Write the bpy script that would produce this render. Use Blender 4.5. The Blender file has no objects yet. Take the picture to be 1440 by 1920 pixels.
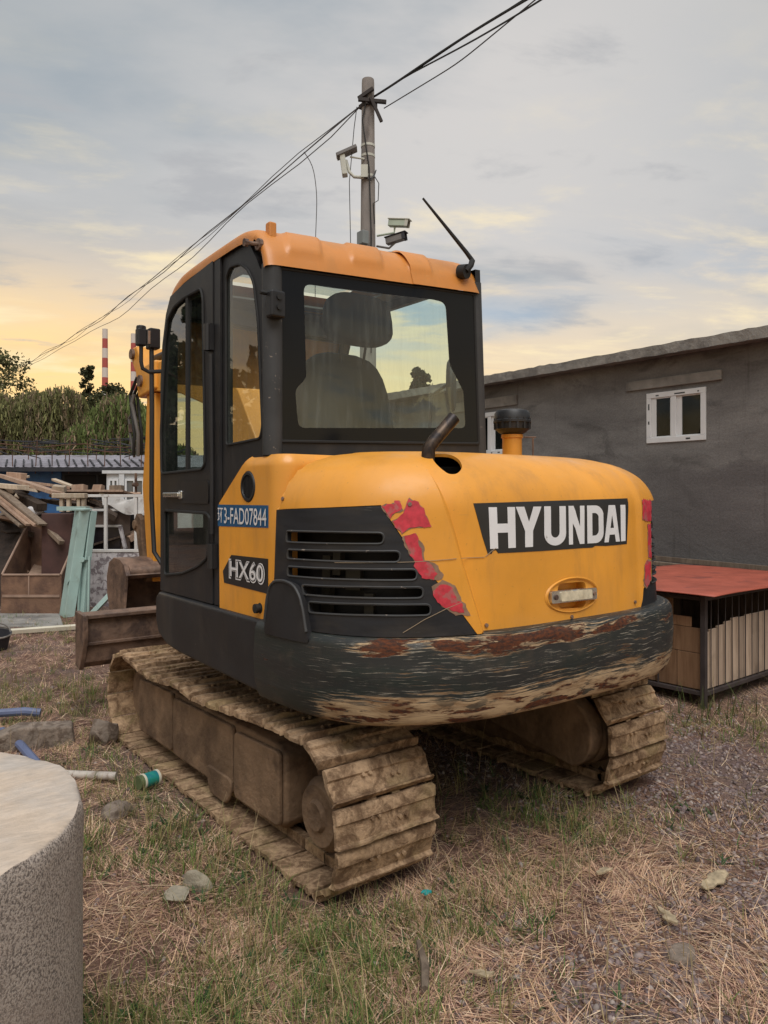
import bpy, bmesh, math, random
import numpy as np
from mathutils import Vector, Matrix
from mathutils.geometry import delaunay_2d_cdt

# ------------------------------------------------------------------ camera, sky, sun, exposure
# World frame: excavator at the origin, +y = its forward direction, +x = its right side, z up, metres.
S = bpy.context.scene
COL = S.collection
R = math.radians
cam_d = bpy.data.cameras.new('camera'); cam = bpy.data.objects.new('camera', cam_d); COL.objects.link(cam)
cam.location = (-2.369, -3.212, 1.42); cam.rotation_euler = (R(90), 0, R(-37.4))
cam_d.sensor_fit = 'VERTICAL'; cam_d.sensor_height = 24; cam_d.lens = 17.5; cam_d.shift_y = -30/1920
cam_d.clip_start = .05; cam_d.clip_end = 5000
S.camera = cam
S.view_settings.view_transform = 'Standard'; S.view_settings.look = 'None'
S.view_settings.exposure = 0.64; S.view_settings.gamma = 1; S.view_settings.use_curve_mapping = False
S.cycles.max_bounces = 8; S.cycles.transparent_max_bounces = 12

SUN_EL, SUN_AZ = R(57), R(208)          # azimuth clockwise from +y
W = bpy.data.worlds.new('World'); S.world = W; W.use_nodes = True

class NT:
    """small helper to write node trees"""
    def __init__(s, t): s.t = t; t.nodes.clear()
    def n(s, typ, ins=None, **kw):
        nd = s.t.nodes.new(typ)
        for k, v in kw.items(): setattr(nd, k, v)
        for k, v in (ins or {}).items():
            sk = nd.inputs[k]
            if hasattr(v, 'is_output'): s.t.links.new(v, sk)
            else: sk.default_value = v
        return nd
    def m(s, op, a, b=0.0, c=0.0, clamp=False):
        return s.n('ShaderNodeMath', {0: a, 1: b, 2: c}, operation=op, use_clamp=clamp).outputs[0]
    def mix(s, f, a, b, mode='MIX'):
        nd = s.n('ShaderNodeMix', data_type='RGBA', blend_type=mode)
        for i, v in ((0, f), (6, a), (7, b)):
            if hasattr(v, 'is_output'): s.t.links.new(v, nd.inputs[i])
            else: nd.inputs[i].default_value = v if i == 0 else (tuple(v) + (1,))[:4]
        return nd.outputs[2]
    def noise(s, vec, scale, detail=4, rough=.55, dist=0, **kw):
        i = {'Scale': scale, 'Detail': detail, 'Roughness': rough, 'Distortion': dist}
        if vec is not None: i['Vector'] = vec
        return s.n('ShaderNodeTexNoise', i).outputs[0]
    def ramp(s, f, stops, interp='LINEAR'):
        nd = s.n('ShaderNodeValToRGB', {0: f}); cr = nd.color_ramp; cr.interpolation = interp
        while len(cr.elements) < len(stops): cr.elements.new(.5)
        for e, (p, c) in zip(cr.elements, stops):
            e.position = p; e.color = (tuple(c) + (1,))[:4] if hasattr(c, '__len__') else (c, c, c, 1)
        return nd.outputs[0]
    def rng(s, v, a, b, c=0., d=1., smooth=True):
        nd = s.n('ShaderNodeMapRange', {0: v, 1: a, 2: b, 3: c, 4: d}, interpolation_type='SMOOTHSTEP' if smooth else 'LINEAR')
        return nd.outputs[0]
    def scale(s, v, sc):
        return s.n('ShaderNodeVectorMath', {0: v, 1: sc}, operation='MULTIPLY').outputs[0]

def build_sky():
    t = NT(W.node_tree)
    sky = t.n('ShaderNodeTexSky', sky_type='NISHITA'); sky.sun_disc = False
    sky.sun_elevation = SUN_EL; sky.sun_rotation = SUN_AZ
    d = t.n('ShaderNodeTexCoord').outputs['Generated']
    sp = t.n('ShaderNodeSeparateXYZ', {0: d}); z = t.m('MAXIMUM', sp.outputs[2], 0.0)
    # cloud layer seen in perspective: direction projected on a plane overhead
    k = t.m('ADD', z, .13)
    u = t.m('DIVIDE', sp.outputs[0], k); v = t.m('DIVIDE', sp.outputs[1], k)
    # turn so that x runs across the streaks
    ca, sa = math.cos(.5), math.sin(.5)
    uu = t.m('ADD', t.m('MULTIPLY', u, ca), t.m('MULTIPLY', v, -sa)); vv = t.m('ADD', t.m('MULTIPLY', u, sa), t.m('MULTIPLY', v, ca))
    P = t.n('ShaderNodeCombineXYZ', {0: t.m('MULTIPLY', uu, .55), 1: vv, 2: 0.0}).outputs[0]
    n1 = t.noise(P, 1.25, 7, .56, .2); n2 = t.noise(P, 3.0, 8, .60, .3); n3 = t.noise(P, .55, 4, .5)
    # veil of stratus: warm and pale at the horizon, lavender grey above, brighter to the zenith
    base = t.ramp(z, [(0, (1.06, .75, .35)), (.12, (1.0, .77, .43)), (.20, (.77, .665, .52)), (.28, (.54, .525, .505)), (.40, (.375, .415, .445)), (.56, (.355, .395, .425)), (.75, (.58, .585, .60)), (1, (.92, .92, .92))])
    mid = (math.sin(R(44))*math.cos(R(27)), math.cos(R(44))*math.cos(R(27)), math.sin(R(27)))
    md = t.m('POWER', t.m('MAXIMUM', t.n('ShaderNodeVectorMath', {0: d, 1: mid}, operation='DOT_PRODUCT').outputs['Value'], 0.0), 11.0)
    base = t.mix(t.m('MULTIPLY', md, t.rng(z, .16, .34, .35, .9)), base, (.68, .65, .625))
    # glow round the sunset, low and broad
    sx, sy, sz = math.sin(R(8))*math.cos(R(9)), math.cos(R(8))*math.cos(R(9)), math.sin(R(9))
    dt = t.n('ShaderNodeVectorMath', {0: d, 1: (sx, sy, sz)}, operation='DOT_PRODUCT').outputs['Value']
    glow = t.m('MULTIPLY', t.m('POWER', t.m('MAXIMUM', dt, 0.0), 5.0), t.rng(z, .34, .13))
    c = t.mix(t.m('MULTIPLY', glow, .95, clamp=True), base, (1.16, .77, .31))
    # darker and lighter parts of the layer
    dark = t.m('MULTIPLY', t.rng(n1, .48, .66), t.rng(z, .10, .30))
    c = t.mix(t.m('MULTIPLY', dark, .85), c, (.315, .37, .42))
    thin = t.m('MULTIPLY', t.rng(n1, .50, .34), t.rng(z, .10, .30)); c = t.mix(t.m('MULTIPLY', thin, .45), c, (.64, .62, .60))
    lite = t.m('MULTIPLY', t.rng(n2, .50, .72), t.rng(z, .55, .25))
    c = t.mix(t.m('MULTIPLY', lite, .80), c, (1.05, .87, .53))
    puff = t.m('MULTIPLY', t.rng(n2, .45, .30), t.rng(z, .02, .10))
    c = t.mix(t.m('MULTIPLY', puff, .80), c, (.44, .445, .46))
    # thin gaps low down where the blue of the sky itself shows
    gap = t.m('MULTIPLY', t.rng(n3, .50, .62), t.m('MULTIPLY', t.rng(n2, .56, .44), t.rng(z, .40, .20)))
    gap = t.m('MULTIPLY', gap, t.m('SUBTRACT', 1.0, t.m('MULTIPLY', glow, .85, clamp=True)))
    blue = t.mix(.35, t.scale(sky.outputs[0], (.11, .11, .11)), (.50, .62, .68))
    c = t.mix(t.m('MULTIPLY', gap, .85), c, blue)
    c10 = t.n('ShaderNodeVectorMath', {0: c, 'Scale': 6.7}, operation='SCALE').outputs[0]
    tot = t.mix(.03, c10, sky.outputs[0])
    bg = t.n('ShaderNodeBackground', {0: tot, 1: .1})
    t.n('ShaderNodeOutputWorld', {0: bg.outputs[0]})
build_sky()

sd = bpy.data.lights.new('sun', 'SUN'); sun = bpy.data.objects.new('sun', sd); COL.objects.link(sun)
sd.energy = 1.5; sd.angle = R(40); sd.color = (1, .97, .93)
sun.rotation_euler = (math.pi/2 - SUN_EL, 0, -SUN_AZ + math.pi); sun.location = (0, 0, 30)

# ------------------------------------------------------------------ helpers
random.seed(7); RNG = np.random.default_rng(7)

def mat(name, col, rough=.6, metal=0., var=.12, vscale=6., bump=0., bscale=40., col2=None, c2=(.5, .7), c2scale=5., stretch=None, spec=.5, coat=0., coords='Object', dirt=0., dcol=(.16, .11, .07)):
    m = bpy.data.materials.new(name); m.use_nodes = True; t = NT(m.node_tree)
    tc = t.n('ShaderNodeTexCoord').outputs[coords]
    if stretch: tc = t.scale(tc, stretch)
    n = t.noise(tc, vscale, 6)
    c = t.mix(1.0, col, t.ramp(n, [(.3, 1-var), (.7, 1+var)]), 'MULTIPLY')
    if col2 is not None:
        c = t.mix(t.rng(t.noise(tc, c2scale, 8, .62, .3), c2[0], c2[1]), c, col2)
    if dirt:
        dn = t.rng(t.noise(t.scale(tc, (1, 1, .35)), 3.2, 8, .65), .46, .74)
        c = t.mix(t.m('MULTIPLY', dn, dirt), c, dcol)
    ins = {'Base Color': c, 'Metallic': metal, 'Roughness': t.rng(n, .2, .8, rough-.08, min(1, rough+.1), False), 'Specular IOR Level': spec, 'Coat Weight': coat, 'Coat Roughness': .25}
    if bump:
        b = t.n('ShaderNodeBump', {'Height': t.noise(tc, bscale, 6, .6), 'Strength': bump, 'Distance': .02})
        ins['Normal'] = b.outputs[0]
    p = t.n('ShaderNodeBsdfPrincipled', ins); t.n('ShaderNodeOutputMaterial', {0: p.outputs[0]})
    return m

def mat_vc(name, rough=.8, attr='Col', trans=0.):
    m = bpy.data.materials.new(name); m.use_nodes = True; t = NT(m.node_tree)
    a = t.n('ShaderNodeAttribute', attribute_name=attr).outputs['Color']
    p = t.n('ShaderNodeBsdfPrincipled', {'Base Color': a, 'Roughness': rough, 'Specular IOR Level': .2})
    sh = p.outputs[0]
    if trans:
        tr = t.n('ShaderNodeBsdfTranslucent', {'Color': a})
        sh = t.n('ShaderNodeMixShader', {0: trans, 1: sh, 2: tr.outputs[0]}).outputs[0]
    t.n('ShaderNodeOutputMaterial', {0: sh}); return m

def mat_glass(name, tint=(.62, .72, .67), dust=.07, refl=1.0, streak=0.):
    m = bpy.data.materials.new(name); m.use_nodes = True; t = NT(m.node_tree)
    tr = t.n('ShaderNodeBsdfTransparent', {0: tint + (1,)})
    gl = t.n('ShaderNodeBsdfGlossy', {'Roughness': .015})
    ge = t.n('ShaderNodeNewGeometry'); cs = t.m('ABSOLUTE', t.n('ShaderNodeVectorMath', {0: ge.outputs['Normal'], 1: ge.outputs['Incoming']}, operation='DOT_PRODUCT').outputs['Value'])
    fr = t.m('ADD', .042, t.m('MULTIPLY', t.m('POWER', t.m('SUBTRACT', 1.0, cs), 5.0), .95))     # two-sided sheet reflectance
    tc = t.n('ShaderNodeTexCoord').outputs['Object']
    nz = t.noise(t.scale(tc, (14, 14, 1.2)), 3, 6, .6); nb = t.noise(tc, 2.2, 5)
    a = t.n('ShaderNodeMixShader', {0: t.m('MULTIPLY', fr, 1.7*refl, clamp=True), 1: tr.outputs[0], 2: gl.outputs[0]})
    df = t.n('ShaderNodeBsdfDiffuse', {0: (.40, .45, .43, 1)})
    f = t.m('ADD', t.m('MULTIPLY', t.rng(nz, .45, .75), streak), t.m('MULTIPLY', t.rng(nb, .3, .7), dust), clamp=True)
    b = t.n('ShaderNodeMixShader', {0: f, 1: a.outputs[0], 2: df.outputs[0]})
    t.n('ShaderNodeOutputMaterial', {0: b.outputs[0]}); return m

class MB:
    def __init__(s): s.v = []; s.f = []; s.uv = None; s.mi = []
    def add(s, v, f, mi=0):
        o = len(s.v); s.v += [tuple(map(float, p)) for p in v]; s.f += [tuple(i+o for i in q) for q in f]; s.mi += [mi]*len(f); return s
    def box(s, a, b, M=None, mi=0):
        (x0, y0, z0), (x1, y1, z1) = a, b
        v = [(x0,y0,z0),(x1,y0,z0),(x1,y1,z0),(x0,y1,z0),(x0,y0,z1),(x1,y0,z1),(x1,y1,z1),(x0,y1,z1)]
        if M is not None: v = [tuple(M @ Vector(p)) for p in v]
        return s.add(v, [(3,2,1,0),(4,5,6,7),(0,1,5,4),(1,2,6,5),(2,3,7,6),(3,0,4,7)], mi)
    def beam(s, p0, p1, w, h, roll=0., jag=0.):
        p0, p1 = Vector(p0), Vector(p1); d = (p1-p0); L = d.length; d.normalize()
        sd_ = d.cross(Vector((0, 0, 1)));
        if sd_.length < 1e-4: sd_ = Vector((1, 0, 0))
        sd_.normalize(); up_ = sd_.cross(d)
        q = Matrix.Rotation(roll, 3, d); sd_ = q @ sd_; up_ = q @ up_
        v = []
        for e, p in ((0, p0), (1, p1)):
            for a, b in ((-1,-1),(1,-1),(1,1),(-1,1)):
                v.append(p + sd_*a*w/2 + up_*b*h/2 + d*random.uniform(-jag, jag))
        return s.add(v, [(3,2,1,0),(4,5,6,7),(0,1,5,4),(1,2,6,5),(2,3,7,6),(3,0,4,7)])
    def tube(s, pts, r, n=8, cap=True, mi=0):
        pts = [Vector(p) for p in pts]; rs = r if hasattr(r, '__len__') else [r]*len(pts)
        t0 = (pts[1]-pts[0]).normalized(); a = t0.orthogonal().normalized(); v = []; f = []
        for i, p in enumerate(pts):
            t = (pts[min(i+1, len(pts)-1)] - pts[max(i-1, 0)]).normalized()
            a = (a - t*a.dot(t)); a = a.normalized() if a.length > 1e-6 else t.orthogonal().normalized(); b = t.cross(a)
            for j in range(n):
                w = 2*math.pi*j/n; v.append(p + (a*math.cos(w) + b*math.sin(w))*rs[i])
        for i in range(len(pts)-1):
            for j in range(n):
                k = (j+1) % n; f.append((i*n+j, i*n+k, (i+1)*n+k, (i+1)*n+j))
        if cap: f += [tuple(range(n))[::-1], tuple(range((len(pts)-1)*n, len(pts)*n))]
        return s.add(v, f, mi)
    def lathe(s, prof, n=24, M=None, mi=0, cap=True):
        v = []; f = []
        for r, z in prof:
            for j in range(n): w = 2*math.pi*j/n; v.append((r*math.cos(w), r*math.sin(w), z))
        for i in range(len(prof)-1):
            for j in range(n): k = (j+1) % n; f.append((i*n+j, i*n+k, (i+1)*n+k, (i+1)*n+j))
        if cap: f += [tuple(range(n))[::-1], tuple(range((len(prof)-1)*n, len(prof)*n))]
        if M is not None: v = [tuple(M @ Vector(p)) for p in v]
        return s.add(v, f, mi)
    def prism(s, poly, x0, x1, axis=0, mi=0):
        """polygon (a, b) extruded along an axis: 0 -> (y,z), 1 -> (x,z), 2 -> (x,y)"""
        n = len(poly); mk = {0: lambda a, b, e: (e, a, b), 1: lambda a, b, e: (a, e, b), 2: lambda a, b, e: (a, b, e)}[axis]
        v = [mk(a, b, x0) for a, b in poly] + [mk(a, b, x1) for a, b in poly]
        f = [tuple(range(n)), tuple(range(2*n-1, n-1, -1))] + [(i, n+i, n+(i+1) % n, (i+1) % n) for i in range(n)]
        return s.add(v, f, mi)
    def build(s, name, m, parent=None, bevel=0., smooth=35, fn=None, seg=2, fix=True):
        v = s.v if fn is None else [fn(*p) for p in s.v]
        me = bpy.data.meshes.new(name); me.from_pydata(v, [], s.f)
        if fix:
            bm = bmesh.new(); bm.from_mesh(me); bmesh.ops.recalc_face_normals(bm, faces=bm.faces); bm.to_mesh(me); bm.free()
        if s.uv is not None:
            ul = me.uv_layers.new(name='UVMap'); idx = np.zeros(len(me.loops), int); me.loops.foreach_get('vertex_index', idx)
            ul.data.foreach_set('uv', np.array(s.uv)[idx].ravel())
        ms = m if isinstance(m, (list, tuple)) else [m]
        for q in ms: me.materials.append(q)
        if len(ms) > 1: me.polygons.foreach_set('material_index', s.mi)
        if smooth:
            me.shade_smooth(); me.set_sharp_from_angle(angle=R(smooth))
        o = bpy.data.objects.new(name, me); COL.objects.link(o)
        if parent is not None: o.parent = parent
        if bevel:
            b = o.modifiers.new('bevel', 'BEVEL'); b.width = bevel; b.segments = seg; b.limit_method = 'ANGLE'; b.angle_limit = R(40)
            if smooth: b.harden_normals = True
        return o

def tag(o, label=None, cat=None, group=None, kind=None):
    if label: o['label'] = label
    if cat: o['category'] = cat
    if group: o['group'] = group
    if kind: o['kind'] = kind
    return o
def thing(name, label, cat, loc=(0, 0, 0), rz=0., group=None):
    o = bpy.data.objects.new(name, None); COL.objects.link(o); o.location = loc; o.rotation_euler = (0, 0, rz); o.empty_display_size = .1
    return tag(o, label, cat, group)
def copy_tree(o, parent=None):
    c = o.copy(); COL.objects.link(c)
    if parent is not None: c.parent = parent
    for ch in list(o.children): copy_tree(ch, c)
    return c

def vnoise(x, y, seed=0):
    xi = np.floor(x).astype(np.int64); yi = np.floor(y).astype(np.int64); fx = x-xi; fy = y-yi
    def h(a, b):
        q = (a*374761393 + b*668265263 + seed*1442695041) & 0xffffffff
        q = ((q ^ (q >> 13))*1274126177) & 0xffffffff
        return ((q ^ (q >> 16)) & 0xffff)/65535.
    fx = fx*fx*(3-2*fx); fy = fy*fy*(3-2*fy)
    return (h(xi, yi)*(1-fx)+h(xi+1, yi)*fx)*(1-fy) + (h(xi, yi+1)*(1-fx)+h(xi+1, yi+1)*fx)*fy
def fbm(x, y, seed=0, oct=4):
    s = 0; a = 1; t = 0
    for i in range(oct): s = s + a*vnoise(x*2**i, y*2**i, seed+i*17); t += a; a *= .5
    return s/t
def pin(poly, x, y):
    """points inside polygon"""
    x = np.asarray(x, float); y = np.asarray(y, float); r = np.zeros(x.shape, bool); n = len(poly)
    for i in range(n):
        (x0, y0), (x1, y1) = poly[i], poly[(i+1) % n]
        if y0 == y1: continue
        c = ((y0 > y) != (y1 > y)) & (x < (x1-x0)*(y-y0)/(y1-y0)+x0); r ^= c
    return r
def seg_d(poly, x, y, closed=True):
    d = np.full(np.shape(x), 1e9); n = len(poly)
    for i in range(n if closed else n-1):
        a = np.array(poly[i]); b = np.array(poly[(i+1) % n]); ab = b-a
        t = np.clip(((x-a[0])*ab[0]+(y-a[1])*ab[1])/max(ab@ab, 1e-12), 0, 1)
        d = np.minimum(d, np.hypot(x-a[0]-t*ab[0], y-a[1]-t*ab[1]))
    return d
def rnd(poly, r, n=4):
    """round the corners of a polygon"""
    out = []; N = len(poly); rr = r if hasattr(r, '__len__') else [r]*N
    for i in range(N):
        p = np.array(poly[i], float); a = np.array(poly[i-1], float)-p; b = np.array(poly[(i+1) % N], float)-p
        q = min(rr[i], np.linalg.norm(a)*.48, np.linalg.norm(b)*.48); s0 = p+a/np.linalg.norm(a)*q; s1 = p+b/np.linalg.norm(b)*q
        for k in range(n+1):
            t = k/n; out.append(tuple((1-t)**2*s0+2*t*(1-t)*p+t*t*s1))
    return out
def dens(poly, step):
    out = []
    for i in range(len(poly)):
        a = np.array(poly[i], float); b = np.array(poly[(i+1) % len(poly)], float); n = max(1, int(np.linalg.norm(b-a)/step))
        out += [tuple(a+(b-a)*k/n) for k in range(n)]
    return out
def patch(mb, outer, holes=(), step=.03, fn=None, thick=0., off=0., grid=True, mi=0, seed=0, lines=()):
    """flat polygon with holes, triangulated and mapped by fn(a, b, off); edges given depth 'thick'"""
    loops = [dens(outer, step)] + [dens(h, step) for h in holes]
    pts = []; edges = []
    for l in loops:
        o = len(pts); pts += l; edges += [(o+i, o+(i+1) % len(l)) for i in range(len(l))]
    for ln in lines:         # crease lines kept as edges
        ln = [p for p in ln if pin(loops[0], [p[0]], [p[1]])[0] and seg_d(loops[0], np.array([p[0]]), np.array([p[1]]))[0] > .004 and not any(pin(h, [p[0]], [p[1]])[0] or seg_d(h, np.array([p[0]]), np.array([p[1]]))[0] < .004 for h in loops[1:])]
        o = len(pts); pts += ln; edges += [(o+i, o+i+1) for i in range(len(ln)-1) if math.dist(ln[i], ln[i+1]) < step*2.5]
    nb = len(pts)
    if grid:
        a = np.array(loops[0]); gx = np.arange(a[:, 0].min(), a[:, 0].max(), step); gy = np.arange(a[:, 1].min(), a[:, 1].max(), step)
        X, Y = [q.ravel() for q in np.meshgrid(gx, gy)]
        ok = pin(loops[0], X, Y)
        for l in loops: ok &= seg_d(l, X, Y) > step*.45
        for l in loops[1:]: ok &= ~pin(l, X, Y)
        for ln in lines: ok &= seg_d(ln, X, Y, False) > step*.35
        pts += list(zip(X[ok], Y[ok]))
    res = delaunay_2d_cdt([Vector(p) for p in pts], edges, [], 0, 1e-6)
    vs, fs = [tuple(v) for v in res[0]], res[2]
    c = np.array([np.mean([vs[i] for i in f], axis=0) for f in fs]); ok = pin(loops[0], c[:, 0], c[:, 1])
    for l in loops[1:]: ok &= ~pin(l, c[:, 0], c[:, 1])
    fs = [tuple(f) for f, k in zip(fs, ok) if k]
    A = np.array(vs); V = fn(A[:, 0], A[:, 1], off)
    o = len(mb.v); mb.add(V, fs, mi)
    if mb.uv is not None: mb.uv += [tuple(p) for p in vs]
    if thick:
        for l in loops:
            B = np.array(l); n = len(l); o2 = len(mb.v)
            mb.add(list(fn(B[:, 0], B[:, 1], off)) + list(fn(B[:, 0], B[:, 1], off-thick)), [(i, (i+1) % n, n+(i+1) % n, n+i) for i in range(n)], mi)
            if mb.uv is not None: mb.uv += [tuple(p) for p in l]*2
    return mb
def text_mesh(body, size=1., bold=0., sx=1.):
    c = bpy.data.curves.new('t', 'FONT'); c.body = body; c.size = size; c.offset = bold; c.resolution_u = 4
    o = bpy.data.objects.new('t', c); COL.objects.link(o); bpy.context.view_layer.update()
    me = bpy.data.meshes.new_from_object(o.evaluated_get(bpy.context.evaluated_depsgraph_get()))
    v = np.array([q.co[:2] for q in me.vertices]); f = [tuple(p.vertices) for p in me.polygons]
    bpy.data.objects.remove(o); bpy.data.meshes.remove(me)
    v -= v.min(0); v /= v.max(0)     # unit box
    return v, f
# ------------------------------------------------------------------ ground
CAMP = np.array([-2.369, -3.212]); FW = np.array([math.sin(R(37.4)), math.cos(R(37.4))]); RT = np.array([FW[1], -FW[0]])
def ld(x, y): dx, dy = x-CAMP[0], y-CAMP[1]; return dx*RT[0]+dy*RT[1], dx*FW[0]+dy*FW[1]     # sideways and forward distance from where one stands
def wxy(l, d): return CAMP[0]+l*RT[0]+d*FW[0], CAMP[1]+l*RT[1]+d*FW[1]
def gz(x, y):
    x = np.asarray(x, float); y = np.asarray(y, float); r = np.hypot(x, y)
    z = (fbm(x*.9, y*.9, 11, 3)-.5)*.07+(fbm(x*5, y*5, 12, 3)-.5)*.035
    pad = np.exp(-((abs(abs(x)-.75)/.3)**4))*np.clip((1.5-abs(y-.1))*4, 0, 1)       # pressed flat under the tracks
    return (z*(1-.8*pad)-.012*pad-.005)*np.clip((60-r)/40, 0, 1)
def axis_(lo, hi, st): 
    a = list(np.arange(lo, hi, st)); s_ = st
    while a[-1] < 900: s_ *= 1.18; a.append(a[-1]+s_)
    s_ = st
    while a[0] > -900: s_ *= 1.18; a.insert(0, a[0]-s_)
    return np.array(a)
gx, gy = axis_(-4.2, 5.2, .045), axis_(-3.6, 8, .045)
X, Y = np.meshgrid(gx, gy, indexing='ij'); Z = gz(X, Y); ny = len(gy)
mb = MB(); mb.v = np.stack([X, Y, Z], -1).reshape(-1, 3).tolist(); I, J = np.meshgrid(np.arange(len(gx)-1), np.arange(ny-1), indexing='ij')
mb.f = np.stack([I*ny+J, (I+1)*ny+J, (I+1)*ny+J+1, I*ny+J+1], -1).reshape(-1, 4).tolist(); mb.mi = []
def mat_ground():
    m = bpy.data.materials.new('dry_earth'); m.use_nodes = True; t = NT(m.node_tree); tc = t.n('ShaderNodeTexCoord').outputs['Object']
    a = t.noise(tc, .9, 6, .6); b = t.noise(tc, 5, 7, .65); c = t.noise(tc, 60, 5, .7); d = t.noise(tc, 1.7, 5, .6, .5)
    col = t.mix(t.rng(b, .35, .65), (.135, .074, .058), (.285, .178, .130))
    col = t.mix(t.m('MULTIPLY', t.rng(a, .45, .60), .8), col, (.19, .135, .120))
    col = t.mix(t.m('MULTIPLY', t.rng(d, .56, .70), .55), col, (.075, .075, .032))
    col = t.mix(1., col, t.ramp(c, [(.3, .55), (.7, 1.4)]), 'MULTIPLY')
    bp = t.n('ShaderNodeBump', {'Height': t.m('ADD', c, t.m('MULTIPLY', t.noise(tc, 18, 6, .7), 1.5)), 'Strength': .8, 'Distance': .03})
    p = t.n('ShaderNodeBsdfPrincipled', {'Base Color': col, 'Roughness': .95, 'Specular IOR Level': .15, 'Normal': bp.outputs[0]}); t.n('ShaderNodeOutputMaterial', {0: p.outputs[0]}); return m
tag(mb.build('ground', mat_ground(), fix=False, smooth=180), kind='structure')

# ------------------------------------------------------------------ grey rendered building on the right
def mat_render():
    m = bpy.data.materials.new('cement_render'); m.use_nodes = True; t = NT(m.node_tree); tc = t.n('ShaderNodeTexCoord').outputs['Object']
    a = t.noise(t.scale(tc, (1, .35, 1)), 1.6, 7, .6, .4); b = t.noise(t.scale(tc, (1, .5, 1.0)), 3.2, 8, .62, .8); c = t.noise(tc, 45, 6, .7)
    z = t.n('ShaderNodeSeparateXYZ', {0: tc}).outputs[2]
    col = t.mix(t.rng(a, .35, .68), (.135, .129, .126), (.232, .225, .217))
    col = t.mix(t.m('MULTIPLY', t.rng(b, .50, .70), .65), col, (.076, .072, .070))
    coat = t.rng(t.m('ADD', z, t.m('MULTIPLY', t.m('SUBTRACT', t.noise(tc, 1.3, 5), .5), .7)), 1.62, 1.72)   # second coat laid up to about half height
    col = t.mix(t.m('MULTIPLY', t.m('SUBTRACT', 1., coat), .45), col, (.120, .112, .114))
    drip = t.rng(t.noise(t.scale(tc, (1, 5, .25)), 2.2, 5, .6), .60, .75); col = t.mix(t.m('MULTIPLY', drip, .35), col, (.06, .055, .05))
    col = t.mix(1., col, t.ramp(c, [(.3, .85), (.7, 1.12)]), 'MULTIPLY')
    bp = t.n('ShaderNodeBump', {'Height': t.m('ADD', c, t.m('MULTIPLY', b, 2)), 'Strength': .35, 'Distance': .015})
    p = t.n('ShaderNodeBsdfPrincipled', {'Base Color': col, 'Roughness': .9, 'Specular IOR Level': .2, 'Normal': bp.outputs[0]}); t.n('ShaderNodeOutputMaterial', {0: p.outputs[0]}); return m
m_render = mat_render()
m_conc = mat('raw_concrete', (.25, .235, .215), .9, var=.25, vscale=5, bump=.5, bscale=30, col2=(.15, .14, .13), c2=(.45, .65), c2scale=3)
m_pvc = mat('white_window_plastic', (.68, .69, .70), .35, var=.05)
m_wglass = mat_glass('house_window_glass', (.30, .32, .31), .03, .35, .02)
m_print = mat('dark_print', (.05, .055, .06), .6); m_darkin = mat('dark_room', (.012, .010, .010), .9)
BD = thing('building', 'low grey cement-rendered building with a concrete roof slab and small white windows, behind the excavator', 'building', (4.64, 0, 0))
mb = MB(); wins = [(.715, 1.375, 1.975, 2.500), (3.31, 4.02, 1.955, 2.510), (6.2, 6.9, 1.97, 2.50)]
wo = [(-4.2, -.2), (9.6, -.2), (9.6, 2.86), (-4.2, 2.86)]
patch(mb, wo, [[(a, c), (b, c), (b, d), (a, d)] for a, b, c, d in wins], step=.22, fn=lambda a, b, o: np.stack([0*a-o+.012*(fbm(a*1.2, b*1.2, 5)-.5), a, b], -1), thick=.16)
mb.box((.02, -4.2, -.2), (4.5, -4.05, 2.86)); mb.box((.02, 9.45, -.2), (4.5, 9.6, 2.86)); mb.box((4.3, -4.2, -.2), (4.5, 9.6, 2.86)); mb.build('wall', m_render, BD, smooth=0)
mb = MB(); ys = np.arange(-4.6, 10.01, .08); prof_ = [(-.20, 2.850), (-.20, 2.955), (.1, 2.965), (4.7, 3.0), (4.7, 2.87), (.1, 2.865)]
rg = np.random.default_rng(3); v = []
for y in ys:
    for i, (x, z) in enumerate(prof_): v.append((x+rg.normal(0, .002)*(i < 2), y, z+(rg.normal(0, .004) if i in (1, 2) else rg.normal(0, .002) if i == 0 else 0)+.006*(vnoise(np.array([y*.7]), np.array([0.]), 3)[0]-.5)*(i < 3)))
n = len(prof_); mb.add(v, [(k*n+i, (k+1)*n+i, (k+1)*n+(i+1) % n, k*n+(i+1) % n) for k in range(len(ys)-1) for i in range(n)]+[tuple(range(n)), tuple(range((len(ys)-1)*n, len(ys)*n))]); mb.build('roof_slab', m_conc, BD, smooth=0)
for (a, b, c, d) in ((.55, 1.62, 2.548, 2.650), (3.20, 4.4, 2.562, 2.690), (6.0, 7.1, 2.55, 2.66)):
    mb = MB(); mb.box((-.022, a, c), (.05, b, d)); mb.build('lintel', m_conc, BD, bevel=.008)
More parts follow.
